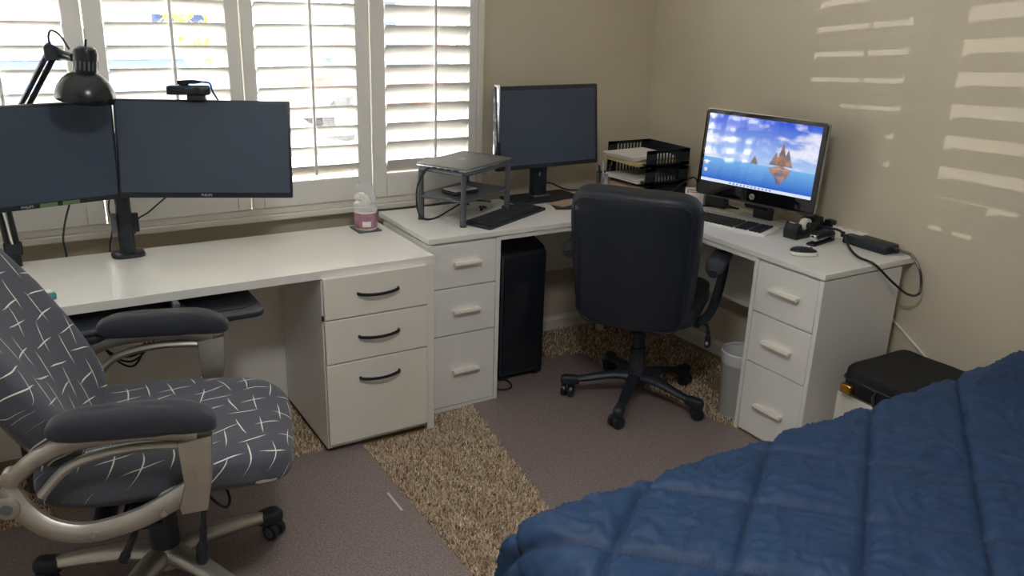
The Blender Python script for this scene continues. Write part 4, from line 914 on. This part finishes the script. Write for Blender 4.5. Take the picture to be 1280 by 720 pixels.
# ------------------------------------------------------------------ black office chair (seen from behind)
bc = thing('office_chair', 'black padded office chair seen from behind at the corner desk', 'chair', (-0.67, -0.85, 0.006), 37)
def star_base(t, r, z_hub, z_tip, ang0, m, wide, cap_m, cast_m, hub_r, wheel_m='black_satin'):
    for k in range(5):
        a = math.radians(ang0+72*k); M = Matrix.Rotation(a, 4, 'Z')
        pts = spline([(0.02, 0, z_hub), (r*0.35, 0, z_hub+0.002), (r*0.75, 0, z_tip+0.012), (r, 0, z_tip)], 4)
        b = bmn(); rr = [wide*(1-0.45*i/(len(pts)-1)) for i in range(len(pts))]
        tube(b, pts, rr, 12, up=(0, 0, 1), sx=0.72, sy=1.0); bmesh.ops.transform(b, matrix=M, verts=b.verts)
        lg = obj('base_leg', b, m, t)
        b = bmn(); superell(b, (r*0.985, 0, z_tip), (0.042, wide*0.72, 0.022), 0.6, 0.6, 20, 12); bmesh.ops.transform(b, matrix=M, verts=b.verts); obj('end_cap', b, cap_m, lg)
        b = bmn(); sw = math.radians(35*((k*7) % 5-2)); M2 = M @ Matrix.Translation((r, 0, 0)) @ Matrix.Rotation(sw, 4, 'Z')
        for s_ in (-1, 1): cyl(b, (0.012, s_*0.006, 0.027), (0.012, s_*0.026, 0.027), 0.027, n=20, r=0.004)
        cyl(b, (0, 0, 0.03), (0, 0, z_tip), 0.007, n=8); superell(b, (0.006, 0, 0.036), (0.026, 0.010, 0.024), 0.7, 0.7, 16, 10)
        bmesh.ops.transform(b, matrix=M2, verts=b.verts); ca = obj('caster', b, wheel_m, t)
        if cast_m:
            b = bmn()
            for s_ in (-1, 1): cyl(b, (0.012, s_*0.0255, 0.027), (0.012, s_*0.0275, 0.027), 0.017, n=18)
            bmesh.ops.transform(b, matrix=M2, verts=b.verts); obj('wheel_disc', b, cast_m, ca)
    b = bmn(); lathe(b, [(0.0005, z_hub-0.035), (hub_r, z_hub-0.035), (hub_r, z_hub+0.015), (hub_r*0.7, z_hub+0.035), (0.0005, z_hub+0.036)], n=24, cap=False); obj('hub', b, m, t)
star_base(bc, 0.285, 0.105, 0.072, 2-37, 'black_plastic', 0.030, 'black_plastic', None, 0.042)
b = bmn(); lathe(b, [(0.0005, 0.10), (0.036, 0.10), (0.033, 0.24), (0.027, 0.245), (0.027, 0.31), (0.0005, 0.31)], n=24, cap=False); cyl(b, (0, 0, 0.30), (0, 0, 0.33), 0.018); obj('column_shroud', b, 'black_plastic', bc)
b = bmn(); cyl(b, (0, 0, 0.30), (0, 0, 0.40), 0.012, n=16); obj('gas_lift', b, 'silver', bc)
b = bmn(); box(b, (-0.12, -0.09, 0.385), (0.12, 0.09, 0.42), 0.01, 2); obj('mechanism', b, 'black_satin', bc)
b = bmn(); superell(b, (0.03, 0, 0.465), (0.255, 0.25, 0.06), 0.45, 0.35, 48, 20, lambda c: Vector((c.x, c.y, c.z-0.25*max(0, c.x-0.1)**2))); obj('seat', b, 'black_leather', bc)
def back_fn(c):
    k = (c.z+0.27)/0.54
    wsc = 0.90+0.10*min(1, max(0, k*1.6))
    return Vector((c.x-0.10*(c.y/0.25)**2*(-0.28)+0.0, c.y*wsc, c.z))
BM = Matrix.Rotation(math.radians(-9), 4, 'Y')
b = bmn(); superell(b, (-0.235, 0, 0.685), (0.062, 0.252, 0.285), 0.28, 0.5, 64, 40, back_fn, BM); bk = obj('backrest', b, 'black_leather', bc)
b = bmn()
pts = []
for (py_, pz_) in rrect(0.225, 0.262, 0.05, 6):
    c = back_fn(Vector((0, py_, pz_-0.005))); e = abs(py_/0.25)
    q = BM @ Vector((-0.0605+0.028*(py_/0.25)**2, c.y, c.z)); pts.append(q+Vector((-0.235, 0, 0.685)))
tube(b, pts, 0.0035, 8, closed=True); obj('piping', b, 'black_leather', bk)
for sy in (-1, 1):
    b = bmn(); loop = spline([(-0.13, sy*0.292, 0.645), (-0.05, sy*0.293, 0.648), (0.10, sy*0.295, 0.648), (0.17, sy*0.295, 0.625), (0.19, sy*0.292, 0.56), (0.14, sy*0.285, 0.475), (0.03, sy*0.275, 0.425), (-0.06, sy*0.24, 0.405)], 6)
    tube(b, loop, 0.022, 10, up=(0, sy, 0), sx=0.9, sy=0.75); af = obj('arm_frame', b, 'black_plastic', bc)
    b = bmn(); superell(b, (0.02, sy*0.293, 0.665), (0.15, 0.039, 0.014), 0.5, 0.45, 32, 12, lambda c: Vector((c.x, c.y, c.z-0.9*max(0, abs(c.x)-0.09)**2*6))); obj('arm_pad', b, 'black_plastic', bc)
b = bmn(); tube(b, [(0.02, -0.10, 0.405), (-0.02, -0.275, 0.395)], 0.006, 8); obj('lever_rod', b, 'black_satin', bc)
b = bmn(); tube(b, spline([(-0.02, -0.275, 0.40), (-0.022, -0.285, 0.37), (-0.024, -0.288, 0.33), (-0.024, -0.288, 0.30)]), [0.006]*6+[0.008]*4+[0.012]*3+[0.013]*4+[0.012, 0.009], 12); lv = obj('lever', b, 'black_satin', bc)
b = bmn()
for k in range(3): box(b, (-0.0385, -0.292+k*0.004, 0.315), (-0.0365, -0.290+k*0.004, 0.328))
obj('lever_marks', b, 'paper', lv, smooth=False)

# ------------------------------------------------------------------ patterned office chair
pcr = thing('patterned_chair', 'charcoal office chair with white crossed-line cover and silver arms', 'chair', (-2.635, -1.15, 0.006), -16)
star_base(pcr, 0.325, 0.098, 0.072, 28, 'chair_silver', 0.040, 'black_plastic', 'grey_plastic', 0.05)
b = bmn(); lathe(b, [(0.0005, 0.09), (0.043, 0.09), (0.036, 0.27), (0.030, 0.28), (0.030, 0.36), (0.0005, 0.36)], n=24, cap=False); obj('column_shroud', b, 'black_plastic', pcr)
b = bmn(); box(b, (-0.13, -0.11, 0.345), (0.13, 0.11, 0.39), 0.012, 2); obj('mechanism', b, 'black_satin', pcr)
def seat_fn(c):
    x = c.x
    return Vector((x, c.y*(1-0.06*(x/0.30)), c.z*(1-0.10*abs(c.y/0.27))-0.55*max(0, x-0.12)**2+0.02*(abs(c.y)/0.27)**2+0.003*mnoise.noise(Vector((x*14, c.y*14, 0)))))
b = bmn(); superell(b, (0.055, 0, 0.452), (0.315, 0.272, 0.075), 0.55, 0.42, 72, 32, seat_fn); obj('seat', b, 'chair_seat_cloth', pcr)
def back2(c):
    return Vector((c.x+0.05*(c.y/0.26)**2+0.018*math.cos(c.z*6), c.y*(1-0.10*max(0, -c.z/0.36)), c.z))
b = bmn(); superell(b, (0, 0, 0), (0.070, 0.262, 0.375), 0.42, 0.5, 64, 44, back2); bo = obj('backrest', b, 'chair_back_cloth', pcr); bo.location = (-0.378, 0.0, 0.782); bo.rotation_euler = (0, math.radians(-35), 0)
b = bmn(); box(b, (-0.30, -0.05, 0.35), (-0.05, 0.05, 0.375), 0.006); box(b, (-0.31, -0.05, 0.355), (-0.285, 0.05, 0.55), 0.006); obj('back_bracket', b, 'black_satin', pcr)
for sy in (-1, 1):
    Y = sy*0.315
    # outer loop of the arm: from the back pivot along under the pad, down the front post and back along the seat
    top = spline([(-0.26, Y*0.96, 0.545), (-0.20, Y, 0.600), (-0.13, Y, 0.632), (-0.02, Y, 0.643), (0.08, Y, 0.640), (0.15, Y, 0.625)], 5)
    b = bmn(); tube(b, top, 0.020, 10, up=(0, sy, 0), sx=1.0, sy=1.05); af = obj('arm_frame', b, 'chair_silver', pcr)
    mid = spline([(-0.20, Y, 0.505), (-0.13, Y, 0.575), (-0.03, Y, 0.603), (0.06, Y, 0.606), (0.13, Y, 0.600)], 5)
    b = bmn(); tube(b, mid, 0.013, 10, up=(0, sy, 0), sx=1.1, sy=0.9); obj('inner_rail', b, 'chair_silver', af)
    low = spline([(-0.275, Y*0.95, 0.525), (-0.245, Y*0.97, 0.465), (-0.19, Y, 0.415), (-0.11, Y, 0.392), (0.0, Y*0.99, 0.412), (0.09, Y*0.98, 0.455), (0.14, Y, 0.49)], 5)
    b = bmn(); tube(b, low, 0.023, 10, up=(0, sy, 0), sx=0.9, sy=1.15); obj('lower_rail', b, 'chair_silver', af)
    b = bmn(); prism(b, [(0.105, 0.615), (0.185, 0.630), (0.178, 0.52), (0.160, 0.425), (0.100, 0.42), (0.095, 0.44), (0.112, 0.50)], -0.022, 0.022, 0.008, 2, M=Matrix(((1, 0, 0, 0), (0, 0, 1, Y), (0, 1, 0, 0), (0, 0, 0, 1)))); obj('front_post', b, 'chair_silver', af)
    b = bmn(); cyl(b, (-0.272, Y*0.95-sy*0.012, 0.485), (-0.272, Y*0.95+sy*0.030, 0.485), 0.028, n=24, r=0.004); cyl(b, (-0.258, Y*0.95-sy*0.012, 0.555), (-0.258, Y*0.95+sy*0.022, 0.555), 0.022, n=20, r=0.004); pv = obj('pivot', b, 'chair_silver', af)
    b = bmn(); cyl(b, (-0.272, Y*0.95+sy*0.030, 0.485), (-0.272, Y*0.95+sy*0.034, 0.485), 0.013, n=16); obj('bolt', b, 'grey_plastic', af)
    for (bx_, bz_) in ((0.06, 0.432), (-0.10, 0.395), (0.135, 0.53)):
        b = bmn(); cyl(b, (bx_, Y+sy*0.019, bz_), (bx_, Y+sy*0.024, bz_), 0.008, n=12); obj('bolt', b, 'silver', af)
    b = bmn(); cyl(b, (-0.02, Y*0.6, 0.385), (-0.02, Y, 0.400), 0.018, n=12); box(b, (-0.05, min(Y*0.55, Y*0.98), 0.375), (0.05, max(Y*0.55, Y*0.98), 0.39), 0.003); obj('seat_bracket', b, 'black_satin', af)
    def padf(c): return Vector((c.x, c.y, c.z-1.4*max(0, c.x-0.06)**2-0.6*max(0, -c.x-0.08)**2+0.002*mnoise.noise(c*40)))
    b = bmn(); superell(b, (0.015, Y, 0.678), (0.185, 0.050, 0.036), 0.7, 0.55, 48, 20, padf); obj('arm_pad', b, 'navy_fabric', pcr)
b = bmn(); tube(b, [(0.10, -0.06, 0.375), (0.135, -0.20, 0.365)], 0.006, 8); tube(b, spline([(0.135, -0.20, 0.37), (0.135, -0.225, 0.33), (0.128, -0.235, 0.26), (0.122, -0.235, 0.21)]), [0.007]*8+[0.010]*4+[0.016]*3+[0.017]*3+[0.014], 12); obj('height_lever', b, 'black_satin', pcr)
b = bmn(); tube(b, spline([(-0.03, -0.10, 0.36), (-0.02, -0.17, 0.33), (-0.05, -0.21, 0.27), (-0.07, -0.215, 0.23)]), [0.006]*10+[0.010]*5+[0.013]*4, 12); obj('tilt_lever', b, 'black_satin', pcr)
b = bmn(); cyl(b, (-0.11, -0.10, 0.34), (-0.11, -0.19, 0.315), 0.028, n=20, r=0.004); kn = obj('tension_knob', b, 'black_plastic', pcr)
b = bmn(); cyl(b, (-0.11, -0.19, 0.315), (-0.11, -0.194, 0.3139), 0.018, n=16); obj('knob_cap', b, 'grey_plastic', kn)
b = bmn(); tube(b, spline([(0.13, -0.14, 0.385), (0.16, -0.20, 0.37), (0.19, -0.21, 0.35), (0.20, -0.19, 0.365), (0.18, -0.14, 0.39)]), 0.004, 8); obj('cover_strap', b, 'black_satin', pcr)

# cords under the left desk
for k, (dx, lab) in enumerate(((0.0, 'black cable bundle hanging under the left desk'), )):
    b = bmn()
    for j in range(3): tube(b, spline([(-2.62+0.02*j, -0.30, 0.68), (-2.56-0.03*j, -0.32, 0.56), (-2.53+0.015*j, -0.34, 0.44), (-2.58, -0.33, 0.34+0.02*j), (-2.66, -0.31, 0.42), (-2.70-0.02*j, -0.29, 0.60), (-2.70, -0.28, 0.68)]), 0.004, 6)
    one('cable_bundle', b, 'black_satin', lab, 'cable')

# ------------------------------------------------------------------ box and bag beside the desk
bx = thing('white_box', 'white cardboard box between the desk and the bed', 'box', (-0.352, -2.02, 0.0), 0)
b = bmn(); box(b, (0.0, 0.0, 0.0), (0.36, 0.41, 0.295), 0.003); obj('carton', b, 'cardboard_white', bx)
b = bmn(); box(b, (-0.003, 0.10, 0.235), (0.0, 0.39, 0.29)); obj('flap', b, 'cardboard_white', bx)
b = bmn(); tube(b, spline([(-0.003, 0.28, 0.17), (-0.012, 0.29, 0.195), (-0.012, 0.315, 0.202), (-0.012, 0.34, 0.19), (-0.003, 0.35, 0.17)]), 0.004, 8); obj('handle', b, 'black_satin', bx)
bg = thing('black_bag', 'black soft briefcase lying on the white box beside the bed', 'bag', (-0.192, -1.838, 0.296), 0)
b = bmn(); superell(b, (0, 0, 0.065), (0.180, 0.212, 0.065), 0.38, 0.22, 56, 24, lambda c: Vector((c.x, c.y, c.z+0.012*mnoise.noise(Vector((c.x*6, c.y*6, 1)))*(1 if c.z > 0 else 0)))); obj('body', b, 'bag_cloth', bg)
b = bmn(); tube(b, [(p[0], p[1], 0.072) for p in rrect(0.179, 0.211, 0.035, 5)], 0.004, 6, closed=True); obj('zip', b, 'black_satin', bg)
b = bmn(); tube(b, spline([(-0.178, 0.06, 0.07), (-0.205, 0.05, 0.05), (-0.212, 0.02, 0.0), (-0.20, 0.0, -0.045), (-0.195, -0.03, -0.02), (-0.180, -0.02, 0.05)]), 0.006, 8); obj('strap', b, 'black_satin', bg)
b = bmn(); box(b, (-0.198, 0.150, 0.02), (-0.178, 0.195, 0.055), 0.004); obj('buckle', b, 'brass', bg)

# ------------------------------------------------------------------ bed
bed = thing('bed', 'bed with dark upholstered headboard against the side wall', 'bed', (0, 0, 0))
b = bmn(); box(b, (-1.98, -3.66, 0.10), (-0.02, -2.22, 0.30), 0.01); obj('base', b, 'headboard', bed)
b = bmn(); box(b, (-1.99, -3.68, 0.30), (-0.0, -2.21, 0.555), 0.06, 4); obj('mattress', b, 'mattress', bed)
b = bmn(); box(b, (-0.005, -3.74, 0.10), (0.050, -2.055, 1.10), 0.02, 3); hb_ = obj('headboard', b, 'headboard', bed)
for (lx, ly) in ((-1.9, -3.58), (-1.9, -2.30), (-0.1, -3.58), (-0.1, -2.30)):
    b = bmn(); cyl(b, (lx, ly, 0), (lx, ly, 0.10), 0.025, 0.03, n=12); obj('leg', b, 'black_satin', bed)
def comforter():
    # flat sheet (s, t) laid over the mattress; beyond the edges it rolls over and hangs down
    X0, X1, Y0, Y1, ZT_, R = -2.00, -0.012, -3.70, -2.19, 0.612, 0.085
    def bend(v, lo, hi):
        """returns position, drop and outward amount for sheet coordinate v"""
        for sgn, e in ((-1, lo), (1, hi)):
            d = (v-e)*sgn
            if d > 0:
                L = R*PI/2
                if d < L: a = d/R; return e+sgn*R*math.sin(a), R*(1-math.cos(a)), sgn*math.sin(a), math.cos(a)
                return e+sgn*(R+0.02*math.sin((d-L)*9)), R+(d-L), sgn*1.0, 0.0
        return v, 0.0, 0.0, 1.0
    A = Vector((-0.205, -0.148)); B = Vector((0.165, -0.163)); O = Vector((-1.382, -2.176))
    det = A.x*B.y-A.y*B.x
    s0, s1, t0, t1 = X0-0.42, X1, Y0-0.30, Y1+0.42
    step = 0.0075; ns = int((s1-s0)/step); ntt = int((t1-t0)/step)
    verts, faces, smin = [], [], []
    for i in range(ns+1):
        s_ = s0+(s1-s0)*i/ns
        for j in range(ntt+1):
            t_ = t0+(t1-t0)*j/ntt
            px_, dx_, nx_, cx2 = bend(s_, X0, 99); py_, dy_, ny_, cy2 = bend(t_, Y0, Y1)
            px_ = min(px_, X1)
            q = Vector((s_, t_))-O; ca = (q.x*B.y-q.y*B.x)/det; cb = (A.x*q.y-A.y*q.x)/det
            ea = abs(ca-round(ca)); eb = abs(cb-round(cb))           # 0 on a seam, 0.5 mid-square
            da = min(1.0, ea/0.24); db = min(1.0, eb/0.16)
            puff = (1-(1-da)**2)*(1-(1-db)**2); seam = min(ea, eb)
            h = 0.010*puff-0.010*max(0, 1-eb/0.028)-0.011*max(0, 1-ea/0.06)
            P = Vector((s_*5.0, t_*5.0, 3.1)); h += 0.006*mnoise.noise(P*0.6)
            # pulled creases that run away from the seams
            cr = mnoise.noise(Vector((s_*13+3*mnoise.noise(P), t_*30+4*mnoise.noise(P*1.3), 0.0)))
            cr2 = mnoise.noise(Vector(((s_+t_)*32, (s_-t_)*10, 4.0)))
            h += (0.0075*(1-abs(cr))**5+0.006*(1-abs(cr2))**6)*puff
            h += 0.002*mnoise.noise(Vector((s_*40, t_*40, 1)))
            bump = 0.02*max(0, min(1, (s_+0.52)/0.30))**2*(3-2*max(0, min(1, (s_+0.52)/0.30)))   # pillow under the cover
            n = Vector((nx_, ny_, cx2*cy2)); n = n.normalized() if n.length > 1e-6 else Vector((0, 0, 1))
            drop = max(dx_, dy_) if not (dx_ > 0 and dy_ > 0) else (dx_**2+dy_**2)**0.5
            p = Vector((px_, py_, ZT_+bump*max(0, cy2)-drop))+n*h
            p.z = max(p.z, 0.12)
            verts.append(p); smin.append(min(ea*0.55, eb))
    w_ = ntt+1
    for i in range(ns):
        for j in range(ntt): faces.append((i*w_+j, (i+1)*w_+j, (i+1)*w_+j+1, i*w_+j+1))
    me = bpy.data.meshes.new('comforter'); me.from_pydata(verts, [], faces)
    for p in me.polygons: p.use_smooth = True
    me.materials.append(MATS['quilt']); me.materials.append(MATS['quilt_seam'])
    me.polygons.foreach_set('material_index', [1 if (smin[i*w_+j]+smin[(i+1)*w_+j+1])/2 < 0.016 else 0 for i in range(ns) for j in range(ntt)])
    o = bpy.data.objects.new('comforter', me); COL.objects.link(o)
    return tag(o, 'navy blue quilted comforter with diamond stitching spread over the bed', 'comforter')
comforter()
